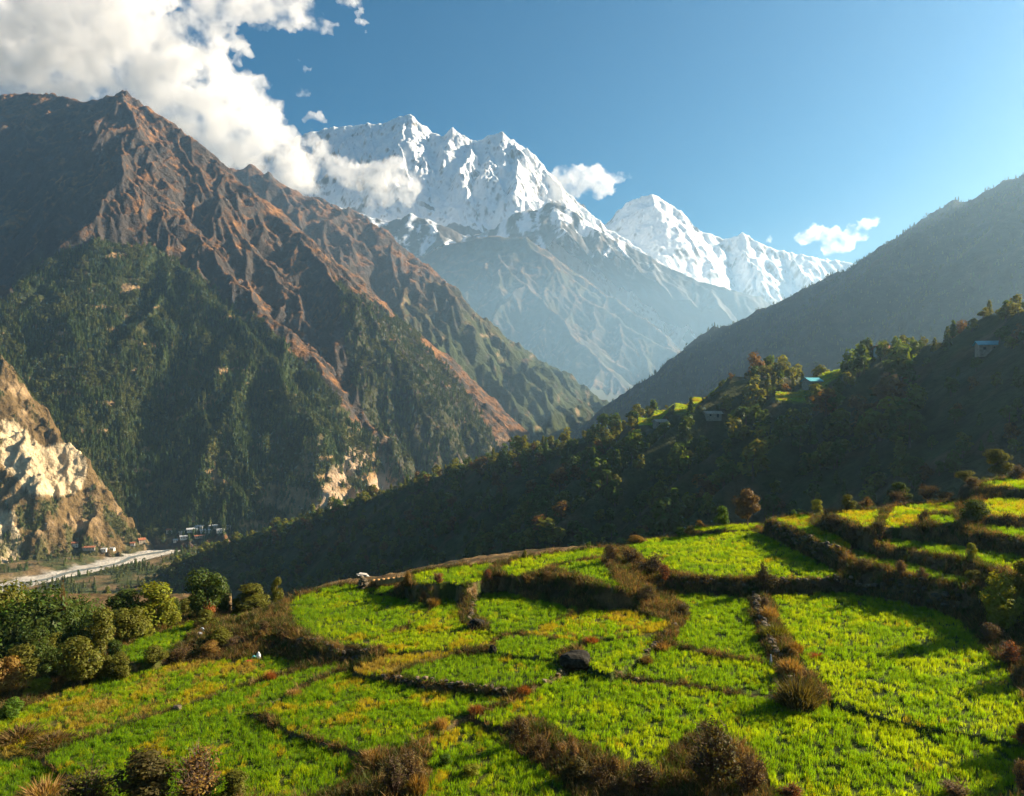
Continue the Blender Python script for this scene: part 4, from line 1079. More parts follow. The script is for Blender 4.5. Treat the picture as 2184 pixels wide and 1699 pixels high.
# flat little terraces with green plots on the crest
mz = ridge_z(mx_, my_)
mu, mv = uv_of(mx_, my_, mz)
q = fbm(mx_ / 22, my_ / 22, 5, 217); q2 = fbm(mx_ / 60, my_ / 60, 4, 219)
MC = mixc((0.045, 0.055, 0.016), (0.11, 0.075, 0.032), sstep(-0.05, 0.4, q + 0.5 * q2))
plot_mask = np.zeros(mx_.shape, bool)
for (ua, ub, ya, yb, za, zb) in BENCHES[:5]:
    plot_mask |= (mu > ua + 2 * q * 4) & (mu < ub) & (my_ > ya) & (my_ < yb - 2)
MC = lerpc(MC, (0.17, 0.20, 0.02), plot_mask.astype(float))
ridge_o = add_obj('wooded_ridge', new_mesh('wooded_ridge', np.stack([mx_, my_, mz], -1).reshape(-1, 3), grid_faces(*mx_.shape), HILL_MAT, True, MC.reshape(-1, 3)))
tag(ridge_o, 'dark shaded wooded ridge climbing to the right behind the terraces', kind='structure')

SLOPE_MESH = [far_broad(500, LEAF_DARK), far_broad(501, LEAF_DARK), far_broad(502, LEAF_OLIVE), far_broad(503, LEAF_OLIVE), far_broad(504, LEAF_RUST),
              far_broad(505, LEAF_DARK, 230, 0.7), far_conifer(506, LEAF_DARK, 160), far_conifer(507, LEAF_OLIVE, 160)]
SLOPE_COLL = template_coll('slope_trees', SLOPE_MESH)
rg = np.random.default_rng(520)
mn = normals_of(mx_, my_, mz)
# candidates on the side one can see, kept by density
fr, fc = rg.integers(30, mx_.shape[0] - 45, 60000), rg.integers(0, mx_.shape[1], 60000)
px, py, pz = mx_[fr, fc], my_[fr, fc], mz[fr, fc]
px = px + rg.normal(0, 1.0, len(px)); py = py + rg.normal(0, 1.0, len(px))
u, v = uv_of(px, py, pz)
area = py ** 1.0
keepp = np.clip((py / 560.0) * 0.24, 0, 1) * np.where(np.abs(py - np.interp(u, [-200, 0, 430, 800, 1120, 1500, 1900, 2184], [480, 570, 790, 690, 565, 440, 330, 265])) < 14, 2.2, 1) * np.where(fbm(px / 16, py / 16, 4, 523) > -0.30, 1, 0.08)
onplot = np.zeros(len(px), bool)
for (ua, ub, ya, yb, za, zb) in BENCHES[:5]: onplot |= (u > ua) & (u < ub) & (py > ya - 2) & (py < yb)
ok = (rg.uniform(0, 1, len(px)) < keepp) & ~onplot & (pz > -205)
px, py, pz, u, v = px[ok], py[ok], pz[ok], u[ok], v[ok]
# on the crest or on the camera side only (a little of the back for side views)
crest_v = np.interp(u, [p[0] for p in [(-200, 0), (0, 0)]], [0, 0]) * 0
CR = np.array([(-200, 1480, 480), (0, 1375, 570), (150, 1305, 665), (250, 1262, 725), (350, 1220, 770), (430, 1178, 790), (500, 1150, 790), (600, 1118, 770), (700, 1089, 735), (800, 1055, 690), (900, 1024, 650), (1000, 1000, 610), (1120, 957, 565), (1250, 930, 520), (1310, 920, 500), (1370, 905, 480), (1440, 893, 455), (1500, 880, 440), (1560, 862, 425), (1640, 838, 400), (1740, 806, 370), (1800, 785, 355), (1900, 748, 330), (1960, 735, 315), (2050, 715, 295), (2120, 668, 280), (2184, 664, 265), (2350, 600, 235), (2600, 545, 205)])
cy_ = np.interp(u, CR[:, 0], CR[:, 2]); ok = py < cy_ + 14
px, py, pz, u, v, cy_ = px[ok], py[ok], pz[ok], u[ok], v[ok], cy_[ok]
near_crest = np.abs(py - cy_) < 16
hh = rg.lognormal(0, 0.32, len(px)) * np.where(near_crest, 7.0, 7.2) * np.where(u > 1950, 0.62, 1.0)
hh = np.clip(hh, 2.6, 14)
for (ua, ub, ya, yb, za, zb) in BENCHES[:5]:        # only scrub in front of the little terraces
    front = (u > ua - 8) & (u < ub + 8) & (py > ya - 34) & (py < yb + 4)
    hh = np.where(front, np.minimum(hh * 0.5, 3.3), hh)
pick = rg.choice(8, len(px), p=[0.2, 0.2, 0.16, 0.14, 0.07, 0.10, 0.08, 0.05])
pick = np.where(near_crest, rg.choice(8, len(px), p=[0.1, 0.1, 0.27, 0.25, 0.05, 0.06, 0.05, 0.12]), pick)  # crest sunlight put into leaf colour: lighter olive trees picked more often
px_size = hh / py
sky_v = np.interp(u, SKY_U, SKY_V)
seen = (v - hh / py * FD < sky_v + 5) & (u > -20) & (u < 2200)
order = np.argsort(-np.where(seen, px_size, 0))
single = np.zeros(len(px), bool); single[order[:290]] = True
for i in np.nonzero(single)[0]:
    o = bpy.data.objects.new('slope_tree', SLOPE_MESH[pick[i]]); col.objects.link(o)
    o.location = (px[i], py[i], pz[i] - 0.1); s = hh[i]; w = s * rg.uniform(0.9, 1.35)
    o.scale = (w, w, s); o.rotation_euler = (0, 0, rg.uniform(0, 6.28))
    look = ['dark green bushy tree', 'dark green bushy tree', 'olive green tree', 'olive green tree', 'rust brown tree', 'narrow dark green tree', 'pointed dark conifer', 'pointed olive conifer'][pick[i]]
    zone = ['above the river', 'behind the rounded field', 'behind the thin far fields', 'under the crest terraces', 'near the teal roofed hut', 'towards the right edge'][int(np.searchsorted([600, 1000, 1350, 1650, 1950], u[i]))]
    if near_crest[i]:
        tag(o, look + ' sunlit on the dark ridge crest ' + zone, 'tree', 'trees on the ridge crest')
    else:
        tag(o, look + ' in shade on the dark ridge flank ' + zone, 'tree', 'trees on the shaded slope')
r_ = ~single
n = int(r_.sum()); w = hh[r_] * rg.uniform(0.9, 1.4, n)
o = scatter('slope_forest', np.stack([px[r_], py[r_], pz[r_] - 0.1], 1), pick[r_], np.stack([np.zeros(n), np.zeros(n), rg.uniform(0, 6.28, n)], 1), np.stack([w, w, hh[r_]], 1), SLOPE_COLL)
tag(o, 'dense mass of small dark trees and bushes covering the shaded ridge', 'woodland', kind='stuff')
print('slope trees', len(px))

# ------------------------------------------------------------------ distant conifer forests
CONI = [far_conifer(600, NEEDLE), far_conifer(601, NEEDLE), far_conifer(602, NEEDLE2), far_conifer(603, NEEDLE2, 90), far_broad(604, NEEDLE2, 120)]
CONI_COLL = template_coll('conifers', CONI)
def forest(name, label, key, count, h0, h1, seed, dens_noise=0.0, uclip=None):
    X, Y, Z, Mk, N = FOREST_PTS[key]
    rg = np.random.default_rng(seed)
    cell = np.ones(X.shape)
    cell[:-1, :-1] = np.abs((X[:-1, 1:] - X[:-1, :-1]) * (Y[1:, :-1] - Y[:-1, :-1]))
    w = Mk * cell
    if dens_noise: w = w * (fbm(X / 60, Y / 60, 4, seed) > -dens_noise)
    uu_, vv_ = uv_of(X, Y, Z)
    w = w * (uu_ > -60) * (uu_ < 2240) * (Z > FLOOR_Z - (40 if key == "valley" else 0))
    w = (w / w.sum()).ravel()
    idx = rg.choice(w.size, count, p=w)
    p = np.stack([X.ravel()[idx], Y.ravel()[idx], Z.ravel()[idx]], 1)
    sp = np.sqrt(cell.ravel()[idx])
    p[:, 0] += rg.uniform(-0.5, 0.5, count) * sp; p[:, 1] += rg.uniform(-0.5, 0.5, count) * sp
    h = rg.uniform(h0, h1, count) * np.where(rg.uniform(0, 1, count) < 0.15, 1.3, 1.0)
    wd = h * rg.uniform(0.8, 1.3, count)
    p[:, 2] -= h * 0.10
    fld = fbm(p[:, 0] / 45, p[:, 1] / 45, 4, seed + 3) + rg.normal(0, 0.16, count)
    o = scatter(name, p, np.where(fld < 0.02, rg.integers(0, 2, count), np.where(fld < 0.22, rg.integers(2, 4, count), 4)), np.stack([np.zeros(count), np.zeros(count), rg.uniform(0, 6.28, count)], 1), np.stack([wd, wd, h], 1), CONI_COLL)
    tag(o, label, 'forest', kind='stuff')
forest('conifer_forest', 'dark green conifer forest clothing the buttress of the left mountain', 'left', 36000, 4.5, 9.5, 611, 0.35)
forest('scrub_forest', 'dark shrubs scattered over the tan cliff hillside', 'cliff', 1800, 2, 4.6, 613)
forest('mountain_forest', 'forest covering the shaded mountainside on the right', 'right', 15000, 4, 9, 617)
forest('valley_woods', 'bushes and trees scattered over the valley floor beside the river', 'valley', 15000, 2.5, 7.5, 619)

# grass and low crops on the small crest terraces
rg = np.random.default_rng(640)
PX, PY = [], []
for (ua, ub, ya, yb, za, zb) in BENCHES[:5]:
    m_ = int((ub - ua) / FD * ya * (yb - ya) * 1.2)
    yy = rg.uniform(ya, yb - 2, m_); PY.append(yy); PX.append((rg.uniform(ua, ub, m_) - CX) / FD * yy)
PX = np.concatenate(PX); PY = np.concatenate(PY); PZ = ridge_z(PX[:, None], PY[:, None])[:, 0]
m_ = len(PX); tn = np.where(fbm(PX / 14, PY / 14, 3, 641) > 0.0, 1, 2)
o = scatter('terrace_crop', np.stack([PX, PY, PZ], 1), tn * 3 + rg.integers(0, 3, m_), np.stack([np.zeros(m_), np.zeros(m_), rg.uniform(0, 6.28, m_)], 1), np.tile([3.2, 3.2, 1.6], (m_, 1)) * rg.uniform(0.7, 1.3, m_)[:, None], CROP_COLL)
tag(o, 'bright yellow green plots on the small terraces along the ridge crest', 'crop field', kind='stuff')
# ------------------------------------------------------------------ trees and bushes among the fields
def crown_mesh(seed, n, lobes, leaf, z0, H, spread, shell=0.5, R=0.5):
    C, N, L, rg = crown_points(seed, n, lobes, R, H, z0, spread, shell)
    a = Acc(); leaf_cards(a, C, N, leaf, rg, 0, True, 0.55)
    # twig ends carrying the clumps
    return a, L, rg

def limb_mesh(L, rg, top, thick, sides=5):
    a = Acc()
    tube(a, [(0, 0, -0.06), (0.01, 0.005, top * 0.35), (-0.005, 0.01, top * 0.7), (0.01, 0, top)], [thick, thick * 0.8, thick * 0.55, thick * 0.25], 0, 6)
    for k in range(len(L)):
        zb = min(L[k, 2] * 0.55, top * 0.85) * rg.uniform(0.6, 1.0)
        m = (np.array([0, 0, zb]) * 0.45 + L[k, :3] * 0.55) + rg.normal(0, 0.015, 3)
        tube(a, [(0, 0, zb), m, L[k, :3]], [thick * 0.38, thick * 0.25, thick * 0.10], 0, 4)
    return a

def plant_templates(kind):
    out = []
    for s in range(3):
        sd = 700 + s * 7 + sum(map(ord, kind))
        if kind == 'round':   a, L, rg = crown_mesh(sd, 4600, 18, 0.029, 0.10, 0.88, 0.62, 0.5, 0.44); t = limb_mesh(L, rg, 0.6, 0.028)
        elif kind == 'dense': a, L, rg = crown_mesh(sd, 9000, 26, 0.0175, 0.06, 0.92, 0.66, 0.55, 0.42); t = limb_mesh(L, rg, 0.6, 0.028)
        elif kind == 'open':  a, L, rg = crown_mesh(sd, 3200, 12, 0.028, 0.24, 0.76, 0.66, 0.4, 0.42); t = limb_mesh(L, rg, 0.7, 0.026)
        elif kind == 'tall':  a, L, rg = crown_mesh(sd, 3200, 12, 0.030, 0.06, 0.92, 0.50, 0.45, 0.46); t = limb_mesh(L, rg, 0.85, 0.025)
        elif kind == 'bush':  a, L, rg = crown_mesh(sd, 4000, 18, 0.032, -0.08, 1.02, 0.66, 0.45, 0.42); t = limb_mesh(L, rg, 0.4, 0.022)
        elif kind == 'twiggy':
            a, L, rg = crown_mesh(sd, 1300, 18, 0.026, 0.0, 0.98, 0.66, 0.25, 0.42); t = limb_mesh(L, rg, 0.5, 0.018)
            for _ in range(260):
                k = rg.integers(0, len(L)); d = rg.normal(0, 1, 3); d[2] = abs(d[2]) * 0.8; d /= np.linalg.norm(d)
                e = L[k, :3] + d * L[k, 3] * rg.uniform(0.8, 1.6)
                tube(t, [L[k, :3] * rg.uniform(0.3, 0.8), (L[k, :3] + e) / 2 + rg.normal(0, 0.01, 3), e], [0.007, 0.005, 0.002], 0, 3)
        out.append((a.mesh(kind + '_crown', [LEAF]), t.mesh(kind + '_trunk', [BARK if kind != 'twiggy' else TWIG])))
    return out
PT = {k: plant_templates(k) for k in ('round', 'open', 'tall', 'bush', 'twiggy', 'dense')}

def tuft_mesh(seed, n=420, mound=False):
    rg = np.random.default_rng(seed); V, Fc = [], []
    for _ in range(n):
        a = rg.uniform(0, 6.283); r = 0.42 * math.sqrt(rg.uniform(0, 1)); b0 = np.array([r * math.cos(a), r * math.sin(a), (0.35 * (1 - (r / 0.45) ** 2) if mound else 0.0)])
        h = rg.uniform(0.35, 0.75) if mound else rg.uniform(0.5, 1.0)
        out_ = np.array([math.cos(a), math.sin(a), 0]) * (r * 0.7 + rg.uniform(0, 0.14)) + rg.normal(0, 0.05, 3) * [1, 1, 0]
        w = 0.018; fa = rg.uniform(0, 3.14); dx = np.array([math.cos(fa) * w, math.sin(fa) * w, 0])
        m = b0 + out_ * 0.4 + np.array([0, 0, h * 0.6]); t = b0 + out_ + np.array([0, 0, h * (0.55 if rg.uniform() < 0.35 else 1.0)])
        k = len(V); V += [b0 - dx, b0 + dx, m + dx * 0.7, m - dx * 0.7, t]
        Fc += [(k, k + 1, k + 2), (k, k + 2, k + 3), (k + 3, k + 2, k + 4)]
    return new_mesh('tuft', np.array(V), Fc, LEAF, False)
TUFTS = [tuft_mesh(800), tuft_mesh(801), tuft_mesh(802, 420, True), tuft_mesh(803, 420, True)]

DG = (0.055, 0.080, 0.014); GR = (0.080, 0.140, 0.014); OL = (0.115, 0.115, 0.016); YG = (0.19, 0.20, 0.018); BR = (0.125, 0.082, 0.028)
ST = (0.27, 0.165, 0.055); RU = (0.24, 0.085, 0.025); DB = (0.078, 0.064, 0.020); PK = (0.155, 0.100, 0.045); OC = (0.21, 0.125, 0.03)
prg = np.random.default_rng(900)
_rot = [0]
def plant(conv, x, base, h, w, kind, colr, label, cat=None, group=None, k=None):
    u, v = conv(x, base); shape = kind
    sc = {cA: 2.73, cB: 2.73, cC: 2.4159, cE: 2.4267}[conv] * 1.05495
    p = hit(u, v, strict=True)
    if p is None:                                   # rooted on the hidden slope below the rim
        Y = 84.0 + 14.0 * ((_rot[0] * 0.618) % 1.0); x_ = (u - CX) / FD * Y
        p = Vector((x_, Y, float(ground(np.array([x_]), np.array([Y]))[0])))
        hm = -(v - h / sc - CY) / FD * Y - p.z
        if kind == 'round': shape = 'dense'
    else:
        hm = h / sc / FD * p.y
    wm = w / sc / FD * p.y
    if group == TG: wm = max(wm * 1.25, 0.62 * hm if kind == 'round' else 0)
    _rot[0] += 1
    i = _rot[0] % 3 if k is None else k
    rz = (_rot[0] * 2.399) % 6.283
    name = {'round': 'leafy_tree', 'open': 'tree', 'tall': 'slender_tree', 'bush': 'bush', 'twiggy': 'shrub'}[kind]
    e = empty(name, (p.x, p.y, p.z - 0.05), rz)
    cme, tme = PT[shape][i]
    c = add_obj('crown' if kind in ('round', 'open', 'tall') else 'foliage', cme, e); c.scale = (wm * 1.06, wm * 1.06, hm); c.color = (*colr, 1)
    t = add_obj('trunk' if kind in ('round', 'open', 'tall') else 'stems', tme, e); t.scale = (wm * 1.06, wm * 1.06, hm)
    e['kind'] = 'thing'
    tag(e, label, cat or ('tree' if kind in ('round', 'open', 'tall') else 'bush'), group)
    return e
def tuft(conv, x, base, h, w, colr, label, mound=True):
    u, v = conv(x, base)
    sc = {cA: 2.73, cB: 2.73, cC: 2.4159, cE: 2.4267}[conv] * 1.05495
    p = hit(u, v); hm = h / sc / FD * p.y; wm = w / sc / FD * p.y
    _rot[0] += 1
    o = add_obj('grass_tussock', TUFTS[(2 if mound else 0) + _rot[0] % 2], None, (p.x, p.y, p.z - 0.04))
    o.scale = (wm * 1.1, wm * 1.1, hm); o.rotation_euler = (0, 0, (_rot[0] * 2.399) % 6.283); o.color = (*colr, 1)
    tag(o, label, 'grass tussock')
    return o

TG = 'trees clumped left of the fields'
for a in [
 (60, 760, 300, 260, 'round', DG, 'dark leafy tree at the left edge of the photo, middle of the clump'),
 (225, 790, 290, 230, 'round', DG, 'dark tree directly left of the one with the pale forked trunk'),
 (315, 735, 200, 210, 'open', OL, 'olive tree whose pale forked trunk shows below its crown'),
 (440, 780, 330, 190, 'tall', DG, 'tall dark tree rising right of the pale forked trunk'),
 (495, 945, 330, 260, 'round', OL, 'grey olive tree standing lowest in the clump at the field edge'),
 (620, 760, 290, 220, 'round', OL, 'rounded olive tree right of the middle of the clump'),
 (760, 540, 240, 240, 'round', DG, 'dark tree behind the two yellow green ones in the clump'),
 (790, 680, 240, 220, 'round', OL, 'olive tree in front of the large yellow green one'),
 (925, 580, 265, 320, 'round', YG, 'large rounded yellow green tree at the right of the clump'),
 (1040, 580, 180, 150, 'bush', YG, 'yellow green bush leaning on the large yellow green tree'),
 (1265, 520, 330, 250, 'tall', DG, 'tall grey green tree standing alone above the others'),
 (1360, 480, 180, 130, 'round', DG, 'dark tree half hidden on the right of the tall grey green one'),
 (1270, 520, 130, 120, 'bush', RU, 'rust coloured bush at the foot of the tall grey green tree'),
 (1270, 575, 110, 170, 'bush', OL, 'olive bush below the rust coloured one'),
 (1545, 450, 155, 240, 'round', OL, 'wide rounded yellowish tree right of the tall grey green one'),
 (1700, 440, 175, 85, 'tall', OL, 'slender pointed tree near the rounded green field'),
 (1455, 470, 90, 90, 'bush', OL, 'small bush left of the wide rounded yellowish tree'),
 (150, 870, 220, 260, 'round', OL, 'broad olive tree low on the left of the clump'),
 (310, 900, 190, 200, 'bush', DG, 'dark bush in the shade under the olive trees'),
 (30, 1010, 260, 210, 'round', OC, 'ochre leaved tree at the lower left edge of the clump'),
 (235, 1000, 120, 180, 'bush', YG, 'yellow green bush lowest at the left field edge'),
 (70, 1140, 130, 190, 'bush', GR, 'bright green bush at the left edge of the photo'),
 (20, 640, 190, 150, 'round', DG, 'small dark tree highest at the left edge of the photo'),
 (390, 480, 190, 70, 'tall', BR, 'thin brownish tree above the clump'),
 (500, 520, 120, 130, 'round', DG, 'dark tree behind the clump to the right of the thin brownish one'),
 (620, 470, 130, 140, 'round', DG, 'small dark tree behind the clump under the river'),
 (250, 560, 130, 150, 'round', DG, 'dark tree behind the clump on the left'),
 (740, 900, 170, 170, 'bush', OL, 'olive bush between the clump and the small green field'),
 (700, 800, 150, 150, 'bush', DG, 'dark bush at the right foot of the clump'),
 (890, 640, 110, 130, 'bush', YG, 'small yellow green bush in front of the large yellow green tree'),
 (950, 830, 110, 170, 'bush', OL, 'low olive bush at the bottom of the small green field'),
 (1100, 790, 110, 170, 'twiggy', BR, 'brown shrub at the lower right corner of the small green field'),
 (1290, 750, 100, 170, 'bush', OC, 'ochre bush in the brushy bank left of the white bundle'),
 (1345, 690, 120, 200, 'bush', OL, 'yellowish bush topping the brushy bank on the left'),
 (1430, 720, 100, 130, 'twiggy', PK, 'pinkish brown shrub at the right of the brushy bank'),
 (1620, 640, 100, 100, 'twiggy', BR, 'rusty brown shrub on the bank corner below the slender tree'),
 (1600, 660, 70, 80, 'bush', OC, 'pale yellow bush under the rusty brown shrub'),
]:
    plant(cA, *a[:6], a[6], None, TG if a[4] in ('round', 'open', 'tall') else 'bushes left of the fields')
for k_, (x_, b_, h_, w_) in enumerate([(10, 560, 150, 150), (90, 520, 140, 140), (160, 600, 170, 150), (300, 580, 160, 150), (370, 640, 170, 140), (470, 640, 170, 150), (560, 600, 150, 140), (650, 580, 150, 140), (700, 640, 170, 140), (530, 760, 190, 160),
    (130, 690, 170, 150), (380, 850, 160, 150), (560, 860, 150, 140), (640, 900, 140, 130), (20, 900, 170, 150), (840, 520, 130, 130), (1060, 470, 120, 110), (20, 500, 190, 190), (110, 470, 170, 170), (190, 500, 190, 180), (270, 520, 180, 170), (350, 560, 190, 170), (430, 560, 180, 150), (40, 640, 200, 190), (250, 640, 190, 180), (1140, 500, 110, 110), (1180, 430, 120, 110)]):
    plant(cA, x_, b_, h_, w_, 'round', (DG, OL, DG, GR)[k_ % 4], ('dark green', 'olive', 'dark green', 'mid green')[k_ % 4] + ' leafy tree packed among others in the clump on the left', None, TG)
for a in [
 (560, 1690, 300, 430, 'twiggy', OL, 'big weedy olive bush at the bottom edge left of centre'),
 (900, 1680, 380, 480, 'bush', DB, 'dark leafy bush in the middle of the bottom left bushes'),
 (1230, 1660, 370, 440, 'twiggy', OC, 'tall weedy ochre bush at the right of the bottom left bushes'),
 (1440, 1640, 180, 260, 'bush', OL, 'low olive bush at the right end of the bottom left bushes'),
]:
    plant(cA, *a[:6], a[6], 'bush', 'bushes along the bottom edge')
for a in [
 (790, 1640, 260, 250, 'twiggy', DB, 'dark brown bush at the bottom edge, left one of the close pair'),
 (900, 1560, 250, 230, 'twiggy', BR, 'brown bush with a reddish crown, right one of the close pair'),
 (580, 1620, 110, 130, 'twiggy', ST, 'pale dry shrub left of the dark brown pair'),
 (1560, 1320, 200, 180, 'twiggy', BR, 'dark brown bush crowning the upper end of the lower brush bank'),
 (1690, 1370, 150, 150, 'twiggy', BR, 'brown shrub second from the top of the lower brush bank'),
 (1800, 1400, 150, 120, 'twiggy', OC, 'ochre shrub in the middle of the lower brush bank'),
 (1885, 1430, 150, 100, 'twiggy', ST, 'straw coloured shrub in the middle of the lower brush bank'),
 (1900, 1540, 170, 230, 'bush', DB, 'dark bush below the straw coloured shrub'),
 (2030, 1570, 170, 220, 'twiggy', BR, 'brown bush towards the lower end of the lower brush bank'),
 (2130, 1500, 130, 140, 'twiggy', OC, 'ochre shrub near the lower end of the lower brush bank'),
 (2150, 1640, 190, 220, 'twiggy', DB, 'dark brown bush at the bottom edge under the lower brush bank'),
 (1100, 1430, 80, 120, 'bush', GR, 'small green weed clump in the weedy plot'),
 (1250, 1500, 90, 150, 'bush', YG, 'yellow green weed clump in the weedy plot'),
 (1585, 160, 60, 44, 'bush', OL, 'small upright bush on the far rim'),
 (1975, 95, 50, 40, 'tall', GR, 'tiny pointed green tree on the far rim'),
 (2110, 190, 120, 150, 'twiggy', BR, 'brown shrub at the top of the middle brush bank'),
 (690, 740, 60, 110, 'twiggy', BR, 'low brown shrub above the golden strip'),
 (1730, 280, 60, 90, 'twiggy', OC, 'ochre shrub on the lip of the long brown bank'),
 (1360, 290, 70, 90, 'twiggy', RU, 'reddish shrub at the left end of the long brown bank'),
 (870, 330, 100, 60, 'bush', OC, 'ochre bush at the end of the dry earth wall'),
 (1055, 360, 90, 90, 'twiggy', RU, 'rust red shrub below the thin far field'),
 (965, 410, 50, 60, 'twiggy', PK, 'round pinkish shrub beside the rounded field'),
]:
    plant(cB, *a[:6], a[6], None, 'shrubs on the terrace banks')
for a in [
 (785, 570, 180, 165, 'twiggy', DB, 'dark brown bush standing on the straight terrace wall'),
 (680, 208, 200, 185, 'open', (0.15, 0.10, 0.055), 'brown leaved tree on the far rim beside the narrow plot', 'tree'),
 (540, 200, 105, 110, 'round', GR, 'round dark green tree left of the brown leaved one', 'tree'),
 (420, 205, 45, 60, 'bush', OC, 'little straw yellow bush left of the round green tree'),
 (320, 250, 60, 80, 'bush', GR, 'small green bush on the rim at the corner of the sunny field'),
 (75, 265, 50, 140, 'bush', OC, 'low ochre bushes on the rim at the left corner of the sunny field'),
 (930, 150, 40, 40, 'bush', GR, 'tiny green bush on the rim above the curved terrace'),
 (1060, 140, 90, 100, 'bush', YG, 'yellow green bush on the rim, left of the round one'),
 (1232, 118, 85, 105, 'round', OL, 'round olive bush on the rim above the bright yellow terrace', 'bush'),
 (1320, 112, 75, 95, 'twiggy', OC, 'ochre shrub right of the round olive bush'),
 (1500, 92, 105, 150, 'twiggy', BR, 'brown and green shrub between the two yellow terraces'),
 (1910, 190, 150, 190, 'bush', DG, 'large round dark bush beside the golden terrace'),
 (1640, 180, 80, 100, 'twiggy', PK, 'reddish shrub on the edge of the yellow green terrace'),
 (1400, 240, 70, 90, 'twiggy', DB, 'dark shrub at the end of the bright yellow terrace'),
 (1150, 220, 80, 170, 'twiggy', BR, 'reddish brown shrub under the bright yellow terrace'),
 (1260, 290, 80, 150, 'twiggy', BR, 'brown shrub below the reddish brown one on the upper bank'),
 (1310, 470, 110, 110, 'twiggy', DB, 'dark shrub on the tall wall under the narrow curved terrace'),
 (1520, 480, 90, 100, 'twiggy', OC, 'ochre shrub on the lip of the tall dark wall'),
 (1640, 490, 70, 90, 'twiggy', PK, 'pinkish shrub on the lip of the tall dark wall'),
 (1900, 400, 110, 80, 'bush', YG, 'yellow green upright bush between the narrow terraces on the right'),
 (1910, 510, 80, 110, 'bush', OL, 'olive bush above the big bush at the right edge'),
 (2060, 770, 320, 300, 'bush', YG, 'big feathery yellow green bush at the right edge'),
 (2190, 640, 260, 200, 'bush', OL, 'olive bush behind the big feathery one at the right edge'),
 (2000, 850, 120, 170, 'twiggy', BR, 'brown shrub under the big feathery bush'),
 (2110, 960, 150, 170, 'twiggy', RU, 'russet shrub at the right edge of the large bright field'),
 (2170, 1080, 150, 130, 'twiggy', DB, 'dark shrub below the russet one at the right edge'),
 (2170, 1420, 130, 120, 'twiggy', RU, 'rust orange shrub at the right edge near the bottom'),
 (470, 1640, 440, 420, 'twiggy', DB, 'tall dark brown bush at the bottom edge right of centre'),
 (700, 1660, 260, 230, 'twiggy', PK, 'pinkish brown bush right of the tall dark brown one at the bottom'),
 (110, 1670, 190, 250, 'twiggy', DB, 'dark low bush left of the tall dark brown one at the bottom'),
 (910, 1690, 110, 170, 'twiggy', RU, 'orange brown shrub at the bottom edge below the great green field'),
 (1820, 1690, 120, 220, 'twiggy', PK, 'dry reddish shrub at the bottom edge on the right'),
 (2170, 1690, 220, 150, 'twiggy', ST, 'straw coloured shrub in the bottom right corner'),
 (160, 470, 130, 200, 'twiggy', BR, 'brown shrub on the middle brush bank below the sunny field'),
 (60, 420, 120, 170, 'twiggy', BR, 'brown shrub high on the middle brush bank'),
 (230, 500, 90, 100, 'twiggy', RU, 'reddish shrub at the foot of the middle brush bank'),
 (140, 610, 90, 160, 'twiggy', DB, 'dark shrub at the right end of the long brown bank'),
 (330, 700, 100, 110, 'twiggy', DB, 'dark shrub where the long brown bank turns down'),
 (780, 660, 70, 90, 'twiggy', PK, 'pale pinkish shrub at the top of the broken stone bank'),
 (930, 930, 70, 80, 'bush', OC, 'ochre bush in the middle of the broken stone bank'),
]:
    plant(cC, *a[:6], a[6], a[7] if len(a) > 7 else None, 'shrubs and trees of the right hand terraces')
for a in [
 (1660, 1085, 110, 130, 'twiggy', BR, 'reddish brown shrub on the upper right terrace edge'),
 (1870, 1060, 85, 140, 'bush', OL, 'olive bush on the upper right terrace edge'),
 (2030, 1010, 150, 215, 'round', OL, 'large round olive bush highest on the right terraces', 'bush'),
 (1510, 1150, 120, 150, 'bush', DG, 'dark green bush below the upper right terrace edge'),
 (1900, 1100, 70, 120, 'twiggy', BR, 'brown shrub under the olive bush on the upper right'),
 (2150, 1040, 90, 120, 'twiggy', BR, 'brown shrub at the right edge beside the highest terrace'),
 (1750, 1110, 50, 120, 'twiggy', OC, 'ochre shrub below the upper right terrace edge'),
]:
    plant(cE, *a[:6], a[6], a[7] if len(a) > 7 else None, 'shrubs and trees of the right hand terraces')
# bushes just beyond the right edge: their shadows fall into the large bright field
for (x, b_, h, w, lab) in [(2560, 1330, 420, 380, 'dark bush outside the right edge shading the large bright field'), (2420, 1560, 330, 330, 'dark bush outside the bottom right corner'), (2330, 1010, 260, 260, 'dark bush just outside the right edge'), (2500, 780, 200, 200, 'bush on the bank beyond the right edge, level with the big feathery one'), (2700, 1150, 260, 250, 'bush on the open bank far beyond the right edge'), (2620, 560, 150, 160, 'bush on the bank beyond the right ends of the narrow terraces')]:
    plant(cC, x, b_, h, w, 'bush', DG, lab, 'bush', 'shrubs and trees of the right hand terraces')

